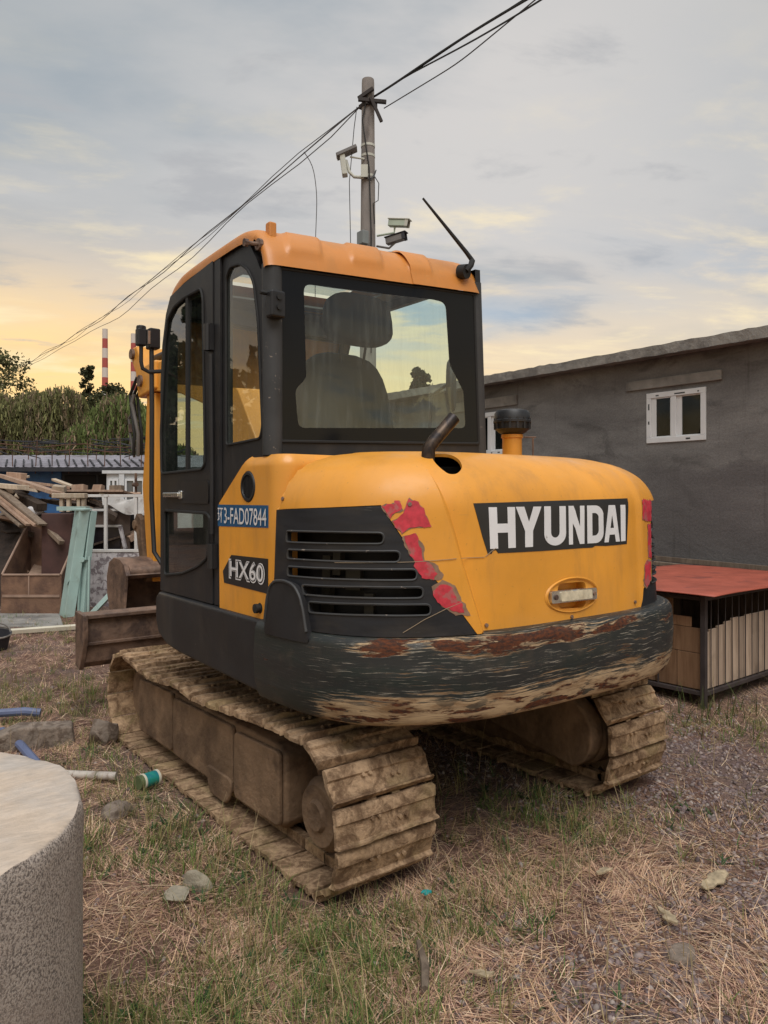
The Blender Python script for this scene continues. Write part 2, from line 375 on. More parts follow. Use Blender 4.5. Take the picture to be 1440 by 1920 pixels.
for k, (a, b, c, d) in enumerate(wins):
    mb = MB(); x0, x1 = -.012, .05; f = .055
    mb.box((x0, a, c), (x1, b, c+f)); mb.box((x0, a, d-f), (x1, b, d)); mb.box((x0, a, c+f), (x1, a+f, d-f)); mb.box((x0, b-f, c+f), (x1, b, d-f)); md = (a+b)/2+.02
    mb.box((x0+.004, md-.028, c+f), (x1, md+.028, d-f)); win = mb.build('window', m_pvc, BD, bevel=.004)
    for (q0, q1, dx) in ((md+.028, b-f, 0.), (a+f, md-.028, .012)):
        mb = MB(); g = .034; z0, z1 = c+f, d-f; xx0, xx1 = x0+.010+dx, x0+.036+dx
        mb.box((xx0, q0, z0), (xx1, q1, z0+.012)); mb.box((xx0, q0, z1-.012), (xx1, q1, z1)); mb.box((xx0, q1-g*1.6, z0+.012), (xx1, q1, z1-.012)); mb.box((xx0, q0, z0+.012), (xx1, q0+.012, z1-.012)); mb.build('sash', m_pvc, win, bevel=.003)
        mb = MB(); mb.box((xx0+.010, q0+.006, z0+.006), (xx0+.016, q1-.006, z1-.006)); mb.build('pane', m_wglass, win)
    rr = random.Random(k)                    # small dark stickers left on the new frame
    for q in range(9):
        mb = MB(); s_ = rr.choice((0, 1, 2)); l = rr.uniform(.012, .05); y0 = rr.uniform(a+.03, b-.1)
        if s_ == 0: mb.box((x0-.001, y0, c+.018), (x0+.002, y0+l, c+.034))
        elif s_ == 1: mb.box((x0-.001, y0, d-.040), (x0+.002, y0+l, d-.026))
        else: z0 = rr.uniform(c+.1, d-.15); mb.box((x0-.001, b-.038, z0), (x0+.002, b-.022, z0+l*1.3))
        mb.build('sticker', m_print, win)
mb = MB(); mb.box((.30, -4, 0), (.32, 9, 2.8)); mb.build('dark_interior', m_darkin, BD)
# ------------------------------------------------------------------ blue shed with a pale metal roof, white cabin in front
m_blue = mat('blue_sheet', (.030, .110, .27), .5, var=.2, col2=(.02, .07, .18), c2=(.45, .65), c2scale=2)
m_roofm = mat('pale_metal_roof', (.24, .225, .255), .55, .0, var=.25, vscale=3, col2=(.13, .11, .125), c2=(.5, .7), c2scale=1.2)
m_dk = mat('dark_boarding', (.026, .026, .032), .7, var=.3); m_rust = mat('rusty_steel', (.13, .065, .042), .85, .1, var=.35, vscale=6, bump=.3, bscale=40, col2=(.06, .035, .028), c2=(.42, .66), c2scale=4)
m_rust2 = mat('rusty_bin_inside', (.22, .125, .08), .85, .05, var=.35, vscale=3, bump=.3, bscale=30, col2=(.10, .055, .04), c2=(.40, .62), c2scale=2.5)
ang = math.atan2(14.64-16.71, 3.92-1.21)
SH = thing('shed', 'long low shed with blue sheet walls and a pale ribbed metal roof, under the willows', 'shed', (1.21, 16.71, .2), ang)
mb = MB(); mb.box((-4, 0, -.3), (1.47, 3.4, 1.95)); mb.build('wall', m_blue, SH)
mb = MB()
for k in range(6): mb.box((-4, -.012, .25+k*.28), (1.47, .004, .27+k*.28))
mb.build('wall_rib', m_blue, SH)
mb = MB(); mb.box((1.472, .03, -.3), (5.5, 3.4, 1.93)); mb.build('dark_front', m_dk, SH)
mb = MB(); mb.box((1.55, .0, -.2), (2.3, .03, 1.72)); mb.box((2.36, .0, -.2), (3.1, .03, 1.72)); mb.box((3.15, -.01, -.2), (3.22, .035, 1.9)); mb.build('door', m_darkin, SH, bevel=.01)
mb = MB(); xs = np.linspace(-4.3, 5.8, 203)
V = [(x, -.35, 1.90+.008*((k % 4) in (1, 2))) for k, x in enumerate(xs)]+[(x, 2.2, 2.32+.008*((k % 4) in (1, 2))) for k, x in enumerate(xs)]+[(x, 4.4, 1.9) for x in xs]; n = len(xs)
mb.add(V, [(r*n+i, r*n+i+1, (r+1)*n+i+1, (r+1)*n+i) for r in range(2) for i in range(n-1)]); mb.build('roof', m_roofm, SH, smooth=20)
mb = MB(); mb.box((-4.3, -.37, 1.80), (5.8, -.34, 1.90)); mb.build('fascia', m_dk, SH)
RK = thing('scrap_rack', 'rusty framework of thin rods and bent strips lying along the shed roof', 'scrap metal', (1.21, 16.71, 0), ang)
mb = MB(); rr = random.Random(4)
for k in range(13):
    x = -1.2+k*.42+rr.uniform(-.08, .08); mb.tube([(x, -.25, 1.95), (x+rr.uniform(-.04, .04), -.2, 2.65+rr.uniform(-.12, .25))], .012, 5)
    if k % 2: mb.tube([(x+.1, 1.2, 2.35), (x+.1, 1.2, 2.95)], .012, 5)
for z in (2.50, 2.62): mb.tube([(-1.4+q*.5, -.2+.1*math.sin(q), z+.05*math.sin(q*1.7+z)) for q in range(12)], .013, 5)
mb.build('rod_frame', m_rust, RK)
mb = MB()
for k in range(26):
    x = rr.uniform(-1.6, 4.2); z = rr.uniform(2.40, 2.85); mb.tube([(x, rr.uniform(-.2, 1.), z), (x+rr.uniform(-.9, .9), rr.uniform(-.2, 1.), z+rr.uniform(-.12, .12)), (x+rr.uniform(-1.5, 1.5), rr.uniform(-.2, 1.), z+rr.uniform(-.25, .15))], .013, 5)
mb.build('bent_rod', m_dk, RK)
mb = MB()
for k in range(26): x = -1.6+k*.21; mb.tube([(x, -.30, 2.13), (x-.62, 1.0, 2.34)], .026, 4)
mb.build('roof_bar', m_dk, RK)
ang2 = math.atan2(10.673-11.08, 2.52-1.987)
CB = thing('site_cabin', 'small white cabin with two narrow white-framed windows, in front of the shed', 'cabin', (1.987, 11.08, 0), ang2)
m_wp = mat('white_cabin_panel', (.62, .63, .64), .5, var=.1, col2=(.42, .42, .42), c2=(.55, .72), c2scale=3)
mb = MB(); mb.box((0, .05, 0), (1.6, 1.6, 1.84)); mb.build('wall', m_wp, CB); mb = MB(); mb.box((-.06, -.02, 1.842), (1.66, 1.66, 1.90)); mb.build('roof', m_wp, CB)
for x0, x1 in ((.05, .24), (.36, .72), (.85, 1.3)):
    mb = MB(); z0, z1 = 1.12, 1.74; f = .035
    for a, b in (((x0, z0), (x1, z0+f)), ((x0, z1-f), (x1, z1)), ((x0, z0+f), (x0+f, z1-f)), ((x1-f, z0+f), (x1, z1-f)), (((x0+x1)/2-.02, z0+f), ((x0+x1)/2+.02, z1-f))): mb.box((a[0], .0, a[1]), (b[0], .048, b[1]))
    w_ = mb.build('window', m_pvc, CB); mb = MB(); mb.box((x0+.02, .022, z0+.02), (x1-.02, .03, z1-.02)); mb.build('pane', mat('grey_pane', (.10, .11, .12), .1, spec=.6), w_)
mb = MB(); mb.box((.255, -.01, 0), (.35, .05, 1.84)); mb.build('corner_post', m_wp, CB)

# ------------------------------------------------------------------ chimneys far off
m_cw = mat('chimney_white', (.55, .50, .46), .8, var=.1); m_cr = mat('chimney_red', (.36, .075, .065), .8, var=.1); m_cg = mat('chimney_grey', (.36, .35, .34), .8, var=.1)
for k, (x, y, zt, r_, s0) in enumerate(((90.8, 303.2, 68.5, 1.02, 3.9), (110.1, 326.2, 73.1, 1.08, 4.2))):
    CH = thing('chimney', ['tall chimney with red and white bands, standing clear above the willows', 'tall chimney with red and white bands, partly behind the excavator boom'][k], 'chimney', (x, y, 0), 0, 'striped chimneys')
    zz = zt; r0 = lambda z: r_*(1.5-.5*z/zt)
    for b in range(6):
        mb = MB(); mb.lathe([(r0(zz-s0), zz-s0), (r0(zz), zz)], 20); mb.build('white_band' if b % 2 == 0 else 'red_band', m_cw if b % 2 == 0 else m_cr, CH); zz -= s0
    mb = MB(); mb.lathe([(r0(0), 0), (r0(zz), zz)], 20); mb.build('shaft', m_cg, CH)
    mb = MB(); mb.lathe([(r0(zz-14)+1.0, zz-14.4), (r0(zz-14)+1.0, zz-14)], 20); mb.lathe([(r0(zz-16)+.5, zz-18), (r0(zz-16)+.5, zz-17.6)], 20); mb.build('walkway', m_dk, CH)

# ------------------------------------------------------------------ trees
m_leaf = mat_vc('leaves', .7, trans=.25); m_bark = mat('bark', (.06, .045, .033), .95, var=.4, bump=.6, bscale=12)
def leafmesh(name, P, A, B, C, par):
    """quads centred on P with half axes A, B; colours C"""
    n = len(P); V = np.stack([P-A-B, P+A-B, P+A+B, P-A+B], 1).reshape(-1, 3); me = bpy.data.meshes.new(name)
    me.vertices.add(4*n); me.vertices.foreach_set('co', V.ravel()); me.loops.add(4*n); me.loops.foreach_set('vertex_index', np.arange(4*n)); me.polygons.add(n)
    me.polygons.foreach_set('loop_start', np.arange(0, 4*n, 4)); me.polygons.foreach_set('loop_total', np.full(n, 4)); me.update(calc_edges=True)
    at = me.attributes.new('Col', 'FLOAT_COLOR', 'POINT'); at.data.foreach_set('color', np.repeat(np.c_[C, np.ones(n)], 4, 0).ravel()); me.materials.append(m_leaf)
    o = bpy.data.objects.new(name, me); COL.objects.link(o); o.parent = par; return o
def trunk(par, h, r, rg, limbs=6, spread=1.4, up=.6, z0=.35):
    mb = MB(); mb.tube([(0, 0, -.2), (rg.normal(0, .05), rg.normal(0, .05), h*.4), (rg.normal(0, .12), rg.normal(0, .12), h*.75), (rg.normal(0, .15), 0, h)], [r*1.25, r, r*.6, r*.15], 9)
    for k in range(limbs):
        a = 2*math.pi*(k+rg.random()*.6)/limbs; z = h*(z0+.5*rg.random()*(1-z0)); L = spread*(.6+.5*rg.random())
        mb.tube([(0, 0, z), (math.cos(a)*L*.45, math.sin(a)*L*.45, z+L*up*.6), (math.cos(a)*L, math.sin(a)*L, z+L*up)], [r*.5, r*.32, r*.08], 6)
    mb.build('trunk', m_bark, par)
def willow(loc, h, w, seed, label, tint, nst=900):
    rg = np.random.default_rng(seed); T = thing('willow_tree', label, 'tree', loc, 0, 'willows behind the shed'); trunk(T, h*.8, .22, rg, 9, w*.8, .75)
    P, A, B, C = [], [], [], []
    # clumps of drooping sprays: strands start on the upper surface of several lobes and hang
    lobes = []
    for _ in range(17):
        lx, ly = rg.normal(0, w*.48), rg.normal(0, w*.35); lobes.append((lx, ly, h*(.86-.20*rg.random())-h*.16*(abs(lx)/w)**2, w*(.22+.22*rg.random())))
    for s_ in range(nst):
        cx_, cy_, cz_, cr = lobes[rg.integers(len(lobes))]; th = rg.random()*2*math.pi; q = math.sqrt(rg.random())
        x, y = cx_+cr*q*math.cos(th), cy_+cr*q*math.sin(th); z = cz_+cr*.75*math.sqrt(max(0, 1-q*q))*(.75+.35*rg.random())
        L = (.8+2.6*rg.random()**1.3)*(.5+.6*q); n = int(L/.075); ph = rg.random()*6; sw = rg.normal(0, .13, 2); out = np.array([math.cos(th), math.sin(th)])*.35
        shade = .55+1.0*rg.random(); br = rg.random() < .34
        k = np.arange(n)/max(n, 1); xs_ = x+out[0]*np.sqrt(k)+sw[0]*k+.03*np.sin(ph+k*9); ys_ = y+out[1]*np.sqrt(k)+sw[1]*k; zs = z+.18*np.sin(np.minimum(k*6, 3.1))*.6-L*k
        p = np.stack([xs_, ys_, zs], -1); ok = p[:, 2] > .9; p = p[ok]; n = len(p)
        if n == 0: continue
        a = rg.random(n)*2*math.pi; sz = .011+.014*rg.random(n)
        P.append(p+rg.normal(0, .03, (n, 3))); A.append(np.stack([np.cos(a)*sz, np.sin(a)*sz, 0*a], -1)); B.append(np.stack([rg.normal(0, .02, n), rg.normal(0, .02, n), .055+.06*rg.random(n)], -1))
        base = np.array((.22, .165, .105) if br else tint)*shade; C.append(base*(.75+.5*rg.random((n, 1))))
    leafmesh('crown', np.vstack(P), np.vstack(A), np.vstack(B), np.vstack(C), T); return T
def bushy(name, loc, h, w, seed, label, tint, n=5000, shape='round', group=None, size=.09, cat='tree'):
    rg = np.random.default_rng(seed); T = thing(name, label, cat, loc, 0, group); trunk(T, h*.85, .03*h, rg, 8, w*.7, .8)
    m = 110; c = []
    for _ in range(m):
        k = rg.random(); z = h*(.18+.80*k); rad = w*({'round': math.sqrt(max(.05, 1-(2*k-.95)**2)), 'cone': 1.05-k*.95, 'column': .35*(1.1-.8*abs(k-.4))}[shape]); a = rg.random()*2*math.pi; q = math.sqrt(rg.random())
        c.append((rad*q*math.cos(a), rad*q*math.sin(a), z, (.14+.20*rg.random())*w*(.6 if shape != 'round' else 1)))
    c = np.array(c); i = rg.integers(m, size=n); d = rg.normal(0, 1, (n, 3)); d /= np.linalg.norm(d, axis=1)[:, None]; P = c[i, :3]+d*(c[i, 3]*rg.random(n)**.45)[:, None]*np.array([1, 1, .8])
    A = rg.normal(0, 1, (n, 3)); A /= np.linalg.norm(A, axis=1)[:, None]; B = np.cross(A, rg.normal(0, 1, (n, 3))); B /= np.linalg.norm(B, axis=1)[:, None]; s_ = size*(.5+rg.random(n))[:, None]
    cl = (.6+.8*rg.random(m))[i][:, None]; leafmesh('crown', P, A*s_, B*s_*.7, np.array(tint)*cl*(.7+.6*rg.random((n, 1))), T); return T
willow((4.1, 27.6, 0), 6.0, 2.4, 1, 'broad weeping willow with brownish drooping strands, left of the cypress', (.165, .165, .068), 3000)
willow((6.9, 25.6, 0), 5.25, 2.2, 2, 'lower green weeping willow beside the excavator boom, in front of the chimneys', (.155, .195, .065), 3000)
willow((1.8, 29.5, 0), 5.6, 2.3, 3, 'sparser willow behind the left end of the shed, beside the broad brownish willow', (.15, .155, .065), 1700)
bushy('broadleaf_tree', (4.9, 40, 0), 9.3, 2.6, 4, 'tall loose-leaved tree rising over the left end of the willows', (.105, .105, .045), 6500, size=.055)
bushy('cypress_tree', (9.3, 38.2, 0), 8.5, 1.25, 5, 'dark narrow cypress standing up above the willows', (.050, .055, .026), 7000, 'column', size=.045)
bushy('broadleaf_tree', (10.3, 37.5, 0), 7.4, 2.0, 6, 'dark rounded tree at the foot of the taller-looking chimney', (.065, .070, .032), 14000, size=.05)
bushy('broadleaf_tree', (12.1, 37.0, 0), 6.3, 1.9, 7, 'dark tree between the two chimneys and the boom', (.065, .075, .032), 13000, size=.05)
bushy('leafy_shrub', (8.0, 24.2, 0), 3.4, 1.1, 8, 'bright green shrub under the lower willow, beside the boom', (.090, .120, .025), 4000, size=.06, cat='shrub')
bushy('spruce_tree', (23.5, 27.4, 0), 8.3, 1.7, 9, 'spruce beyond the grey roof slab, seen through the rear cab window', (.022, .034, .018), 5000, 'cone', size=.12)
for k, (x, y, h, sh, w) in enumerate(((-9, 11, 8.5, 'column', 1.7), (-10.5, 14, 9.5, 'column', 1.8), (-8.6, 17.5, 7.5, 'column', 1.6), (-12, 19.5, 6.5, 'round', 2.4), (-9, 6.5, 4.2, 'round', 2.0), (-10, 24, 7.5, 'round', 2.8), (-7.5, 30, 7.0, 'round', 2.8))):
    bushy('poplar_tree' if sh == 'column' else 'broadleaf_tree', (x, y, 0), h, w, 30+k, 'dark slim poplar mirrored in the cab door glass' if sh == 'column' else 'dark bushy tree mirrored in the cab door glass', (.030, .045, .018), 4000, sh, group='trees mirrored in the door glass' if sh != 'column' else 'poplars mirrored in the door glass', size=.13)
# ------------------------------------------------------------------ materials
def mat_counterweight():
    """dark grey-green paint over cream primer over rusty iron, scraped along the length; UV = metres (along, up)"""
    m = bpy.data.materials.new('scraped_paint'); m.use_nodes = True; t = NT(m.node_tree)
    tc = t.n('ShaderNodeTexCoord').outputs['UV']; sp = t.n('ShaderNodeSeparateXYZ', {0: tc}); u, v = sp.outputs[0], sp.outputs[1]
    wv = t.m('ADD', v, t.m('MULTIPLY', t.m('SUBTRACT', t.noise(t.scale(tc, (1.4, 1.4, 1)), 1.5, 3), .5), .08))
    def st(a, b, o, det=10, ro=.68): return t.noise(t.n('ShaderNodeCombineXYZ', {0: t.m('MULTIPLY', u, a), 1: t.m('MULTIPLY', wv, b), 2: o}).outputs[0], 1., det, ro)
    s1, s2, s3, s4 = st(2.6, 105, 0.), st(6, 42, 3.), st(9, 210, 7., 6), st(5, 19, 11., 8, .62)
    rear = t.m('MULTIPLY', t.rng(u, .24, .52), t.rng(u, 2.85, 2.4))
    low = t.m('MULTIPLY', t.rng(v, .225, .350), t.rng(u, 2.9, 1.5, .40, 1.))                    # lower edge worn to the primer
    band = t.m('MULTIPLY', t.m('MULTIPLY', t.rng(wv, .050, .085), t.rng(wv, .150, .100)), t.m('MULTIPLY', t.m('MULTIPLY', t.rng(u, .44, .6), t.rng(u, 2.15, 1.4)), t.rng(t.noise(t.scale(tc, (2.6, 6, 1)), 1., 3), .28, .50)))
    worn = t.m('MULTIPLY', rear, t.m('ADD', t.m('ADD', t.m('MULTIPLY', low, .195), t.m('MULTIPLY', band, .14)), .045))
    mixn = t.m('ADD', t.m('MULTIPLY', s1, .45), t.m('ADD', t.m('MULTIPLY', s2, .25), t.m('MULTIPLY', s4, .30)))
    cream = t.rng(t.m('ADD', mixn, worn), .590, .635)
    thin = t.m('MULTIPLY', t.rng(t.m('ADD', t.m('ADD', t.m('MULTIPLY', s3, .6), t.m('MULTIPLY', s1, .4)), t.m('MULTIPLY', worn, .40)), .575, .615), rear)
    rust = t.rng(t.m('ADD', t.m('ADD', t.m('MULTIPLY', s2, .45), t.m('MULTIPLY', s4, .55)), t.m('MULTIPLY', rear, t.m('ADD', t.m('MULTIPLY', band, .19), t.m('MULTIPLY', low, .09)))), .600, .625)
    keep_ = t.m('MULTIPLY', low, t.rng(st(7, 22, 21., 7, .6), .57, .62))                         # islands of dark paint left low down
    paint = t.mix(t.rng(st(3, 12, 5., 6), .4, .65), (.026, .027, .027), (.021, .027, .025)); paint = t.mix(t.m('MULTIPLY', t.rng(s3, .52, .70), .30), paint, (.10, .105, .10))
    crm = t.mix(t.rng(s4, .42, .62), (.46, .33, .20), (.22, .13, .065)); crm = t.mix(t.m('MULTIPLY', t.rng(s3, .48, .62), .5), crm, (.13, .08, .05))
    rst = t.mix(t.rng(t.noise(t.scale(tc, (40, 90, 1)), 1., 6, .65), .36, .62), (.125, .036, .012), (.038, .017, .012))
    c = t.mix(t.m('MULTIPLY', thin, .8), paint, (.38, .34, .28)); c = t.mix(cream, c, crm); c = t.mix(t.m('MULTIPLY', keep_, .9), c, paint); c = t.mix(rust, c, rst)
    dust = t.m('MULTIPLY', t.rng(t.noise(tc, 9, 7, .65), .5, .75), .30); c = t.mix(dust, c, (.12, .09, .065))
    h = t.m('SUBTRACT', 1.0, t.m('ADD', t.m('MULTIPLY', cream, .5), t.m('MULTIPLY', rust, .4)))
    b = t.n('ShaderNodeBump', {'Height': t.m('ADD', h, t.m('MULTIPLY', s3, .25)), 'Strength': .7, 'Distance': .004})
    p = t.n('ShaderNodeBsdfPrincipled', {'Base Color': c, 'Specular IOR Level': .35, 'Roughness': t.m('ADD', .42, t.m('MULTIPLY', t.m('MAXIMUM', cream, rust), .42)), 'Normal': b.outputs[0]})
    t.n('ShaderNodeOutputMaterial', {0: p.outputs[0]}); return m

def mat_yellow(name, col, chips=1.0, coords='Object', fd=1.):
    m = bpy.data.materials.new(name); m.use_nodes = True; t = NT(m.node_tree)
    tc = t.n('ShaderNodeTexCoord').outputs[coords]
    n = t.noise(tc, 2.3, 5); c = t.mix(1., col, t.ramp(n, [(.3, .86), (.7, 1.12)]), 'MULTIPLY')
    g = t.m('MULTIPLY', t.rng(t.noise(t.scale(tc, (1, 1, .22)), 7, 8, .70), .46, .74), .42)
    c = t.mix(g, c, (.36, .17, .045)); fade = t.m('MULTIPLY', t.rng(t.noise(tc, 1.6, 6, .6, .6), .48, .68), .45); c = t.mix(fade, c, tuple(min(1, q*.90+.040*fd) for q in col))
    spk = t.rng(t.noise(tc, 75, 4, .7), .64, .72); c = t.mix(t.m('MULTIPLY', spk, .42), c, (.24, .12, .04))
    ch = t.rng(t.noise(tc, 26, 9, .76, .4), .705, .72); ch = t.m('MULTIPLY', ch, chips)
    c = t.mix(ch, c, (.10, .03, .012))
    sc = t.rng(t.noise(t.scale(tc, (2.5, 2.5, 60)), 3, 4, .6), .70, .74); c = t.mix(t.m('MULTIPLY', sc, .40), c, (.42, .22, .07)); sc2 = t.rng(t.noise(t.scale(tc, (6, 6, 150)), 2, 3, .6), .68, .71); c = t.mix(t.m('MULTIPLY', sc2, .35), c, (.62, .40, .16))
    b = t.n('ShaderNodeBump', {'Height': t.noise(tc, 5, 3), 'Strength': .12, 'Distance': .02})
    p = t.n('ShaderNodeBsdfPrincipled', {'Base Color': c, 'Roughness': t.ramp(t.noise(tc, 6, 7, .65), [(.3, .30), (.7, .62)]), 'Normal': b.outputs[0], 'Coat Weight': .12, 'Coat Roughness': .2})
    t.n('ShaderNodeOutputMaterial', {0: p.outputs[0]}); return m

M = {}
M['yellow'] = mat_yellow('yellow_paint', (.74, .315, .032)); M['roof'] = mat_yellow('faded_orange_paint', (.60, .225, .040), .6, fd=.4)
M['dark'] = mat('dark_paint', (.021, .021, .023), .45, var=.25, spec=.32, col2=(.10, .085, .07), c2=(.66, .74), c2scale=30, dirt=.45, dcol=(.075, .062, .05), bump=.03, bscale=90)
M['post'] = mat('chipped_grey_paint', (.042, .043, .045), .5, spec=.35, var=.2, col2=(.24, .20, .17), c2=(.64, .68), c2scale=38, dirt=.3, dcol=(.1, .08, .06))
M['black'] = mat('black_plastic', (.014, .014, .016), .45, var=.2, dirt=.25, dcol=(.05, .04, .035))
M['rubber'] = mat('black_rubber', (.012, .012, .012), .7)
M['grille'] = mat('dark_grille_paint', (.018, .019, .023), .42, spec=.32, var=.25, col2=(.09, .09, .085), c2=(.66, .75), c2scale=9, stretch=(1, 1, 7), dirt=.3, dcol=(.08, .065, .05))
M['cw'] = mat_counterweight()
def mat_mud():
    m = bpy.data.materials.new('dried_mud'); m.use_nodes = True; t = NT(m.node_tree); tc0 = t.n('ShaderNodeTexCoord').outputs['Object']; oi = t.n('ShaderNodeObjectInfo').outputs['Random']
    tc = t.n('ShaderNodeVectorMath', {0: tc0, 1: t.n('ShaderNodeCombineXYZ', {0: t.m('MULTIPLY', oi, 37.), 1: t.m('MULTIPLY', oi, 11.), 2: 0.}).outputs[0]}, operation='ADD').outputs[0]
    a = t.noise(tc, 13, 9, .72, .6); b = t.noise(tc, 60, 6, .75); c = t.noise(tc, 4, 4, .55)
    col = t.mix(t.rng(a, .38, .62), (.165, .102, .062), (.46, .315, .20)); col = t.mix(t.m('MULTIPLY', t.rng(c, .52, .64), .5), col, (.30, .225, .115)); col = t.mix(1., col, t.ramp(b, [(.3, .70), (.7, 1.25)]), 'MULTIPLY')
    col = t.mix(1., col, t.ramp(oi, [(0, (.85, .84, .82)), (1, (1.15, 1.14, 1.1))]), 'MULTIPLY')
    bp = t.n('ShaderNodeBump', {'Height': t.m('ADD', a, t.m('MULTIPLY', b, .6)), 'Strength': .9, 'Distance': .012}); p = t.n('ShaderNodeBsdfPrincipled', {'Base Color': col, 'Roughness': .93, 'Specular IOR Level': .15, 'Normal': bp.outputs[0]}); t.n('ShaderNodeOutputMaterial', {0: p.outputs[0]}); return m
M['mud'] = mat_mud()
M['mud2'] = mat('muddy_steel', (.215, .14, .088), .85, var=.35, vscale=5, bump=.5, bscale=30, col2=(.10, .064, .042), c2=(.42, .68), c2scale=4, spec=.2)
M['steel'] = mat('worn_steel', (.19, .12, .085), .6, .15, var=.4, vscale=8, bump=.3, bscale=40, col2=(.08, .05, .04), c2=(.45, .65), c2scale=6)
M['chrome'] = mat('bright_steel', (.55, .55, .54), .25, .9)
M['pipe'] = mat('burnt_exhaust_steel', (.10, .07, .05), .38, .7, col2=(.03, .025, .025), c2=(.4, .6), c2scale=14)
M['int'] = mat('dark_engine_bay', (.012, .011, .011), .8, var=.6, vscale=9)
M['seat'] = mat('dark_seat_fabric', (.017, .020, .022), .85, var=.2)
M['white'] = mat('white_letter_film', (.72, .71, .72), .45, var=.06, col2=(.40, .38, .36), c2=(.66, .72), c2scale=20)
M['film'] = mat('black_film', (.018, .018, .019), .4, var=.2, col2=(.16, .14, .12), c2=(.71, .73), c2scale=24)
M['blue'] = mat('blue_plate_film', (.012, .085, .20), .42, var=.15, col2=(.25, .3, .33), c2=(.68, .72), c2scale=30)
M['red'] = mat('red_reflective_tape', (.52, .034, .055), .4, var=.25, vscale=40, col2=(.40, .10, .10), c2=(.52, .60), c2scale=18)
M['resid'] = mat('tape_residue', (.25, .15, .095), .8, var=.3, vscale=30)
M['amber'] = mat('cream_lamp_lens', (.62, .55, .40), .2, var=.2, vscale=50, spec=.8)
M['glass'] = mat_glass('tinted_cab_glass', (.92, .98, .95), .06, 1.0, .05)
M['gdoor'] = mat_glass('dark_door_glass', (.52, .60, .56), .05, 1.35, .03)
M['gback'] = mat_glass('dusty_rear_glass', (.88, 1.0, .94), .06, 1.0, .09)
M['hose'] = mat('grey_hose', (.10, .09, .08), .6)
M['hoseb'] = mat('black_hose', (.015, .015, .014), .5)

# ------------------------------------------------------------------ excavator
EX = thing('excavator', 'yellow and dark grey crawler excavator with muddy tracks and a scraped counterweight', 'excavator')
class Surf:
    """a round-cornered tail surface: u = metres along the outline from the left, t = metres up the profile"""
    def __init__(s, A, B, n, yc, xc, prof):
        s.A, s.B, s.n, s.yc, s.xc = A, B, n, yc, xc
        th = np.linspace(np.pi, 2*np.pi, 2001); x = A*np.sign(np.cos(th))*abs(np.cos(th))**(2/n); y = -B*abs(np.sin(th))**(2/n)
        s.th = th; s.L = np.r_[0, np.cumsum(np.hypot(np.diff(x), np.diff(y)))]; s.len = s.L[-1]
        s.p = np.array(prof, float); s.pl = np.r_[0, np.cumsum(np.hypot(np.diff(s.p[:, 0]), np.diff(s.p[:, 1])))]
    def P(s, u, t):
        u = np.asarray(u, float); t = np.asarray(t, float); th = np.interp(u, s.L, s.th); i = np.interp(t, s.pl, s.p[:, 0]); z = np.interp(t, s.pl, s.p[:, 1])
        A = s.A-i; B = s.B-i; x = s.xc+A*np.sign(np.cos(th))*abs(np.cos(th))**(2/s.n); y = s.yc-B*abs(np.sin(th))**(2/s.n)
        return np.stack([x, y, z+0*x], -1)
    def __call__(s, u, t, off=0.):
        e = .012; u = np.clip(u, e, s.len-e); p = s.P(u, t)
        du = s.P(u+e, t)-s.P(u-e, t); dt = s.P(u, np.minimum(t+e, s.pl[-1]))-s.P(u, np.maximum(t-e, 0)); n = np.cross(du, dt)
        n /= np.maximum(np.linalg.norm(n, axis=-1, keepdims=True), 1e-9)
        return p+n*np.asarray(off)[..., None] if np.ndim(off) else p+n*off
hp = [(0, .93), (.02, 1.36)] + [(.02+.34*(1-math.cos(k/14*math.pi/2)), 1.36+.24*math.sin(k/14*math.pi/2)) for k in range(1, 15)] + [(.55, 1.606), (.74, 1.61)]
HOOD = Surf(.975, .765, 3.2, -.55, .05, hp)
CW = Surf(.975, .765, 3.2, -.55, .05, [(.02, .935), (-.034, .931), (-.052, .920), (-.060, .900), (-.066, .80), (-.060, .70), (-.048, .652), (-.038, .630), (-.018, .618), (.03, .611), (.2, .605)])

# counterweight, with the raised corner horn and the side skirts running forward
mb = MB(); mb.uv = []
us = np.r_[np.arange(0, CW.len, .02), CW.len]; ts = np.r_[np.arange(0, CW.pl[-1], .012), CW.pl[-1]]
U, T = np.meshgrid(us, ts, indexing='ij'); D = .006*(fbm(U*4, T*9, 3)-.5)*np.clip((T-.1)*8, 0, 1)
V = CW(U, T, D).reshape(-1, 3); nt = len(ts)
mb.add(V, [(i*nt+j, (i+1)*nt+j, (i+1)*nt+j+1, i*nt+j+1) for i in range(len(us)-1) for j in range(nt-1)]); mb.uv += [tuple(p) for p in np.stack([U, T], -1).reshape(-1, 2)]
cw = mb.build('counterweight', M['cw'], EX, smooth=50)
SK = [(.95, .56), (.93, .60), (.915, .60), (.90, .60), (.80, .60), (.71, .58), (.655, .53), (.63, .45), (.615, .3)]
mb = MB()
for sgn, x0 in ((-1, -.955), (1, 1.055)):
    out = [(-.56, .925), (.56, .925), (.60, .90), (.60, .78), (.56, .71), (.45, .67), (.30, .655), (-.56, .632)]
    mb.prism(out, x0, x0-sgn*.12); mb.build('side_skirt', M['dark'], EX, bevel=.018, seg=3); mb = MB()
horn = [(.10, -.04), (.118, .10), (.135, .145), (.168, .166), (.232, .172), (.284, .160), (.316, .126), (.336, .07), (.352, 0), (.366, -.04)]
mb = MB(); patch(mb, rnd(horn, .02), step=.02, fn=lambda a, b, o: HOOD(a, np.maximum(b, 0), o)+np.stack([0*a, 0*a, np.minimum(b, 0)], -1), off=.068, thick=.085)
mb.build('corner_guard', M['dark'], cw, bevel=.012, smooth=40)
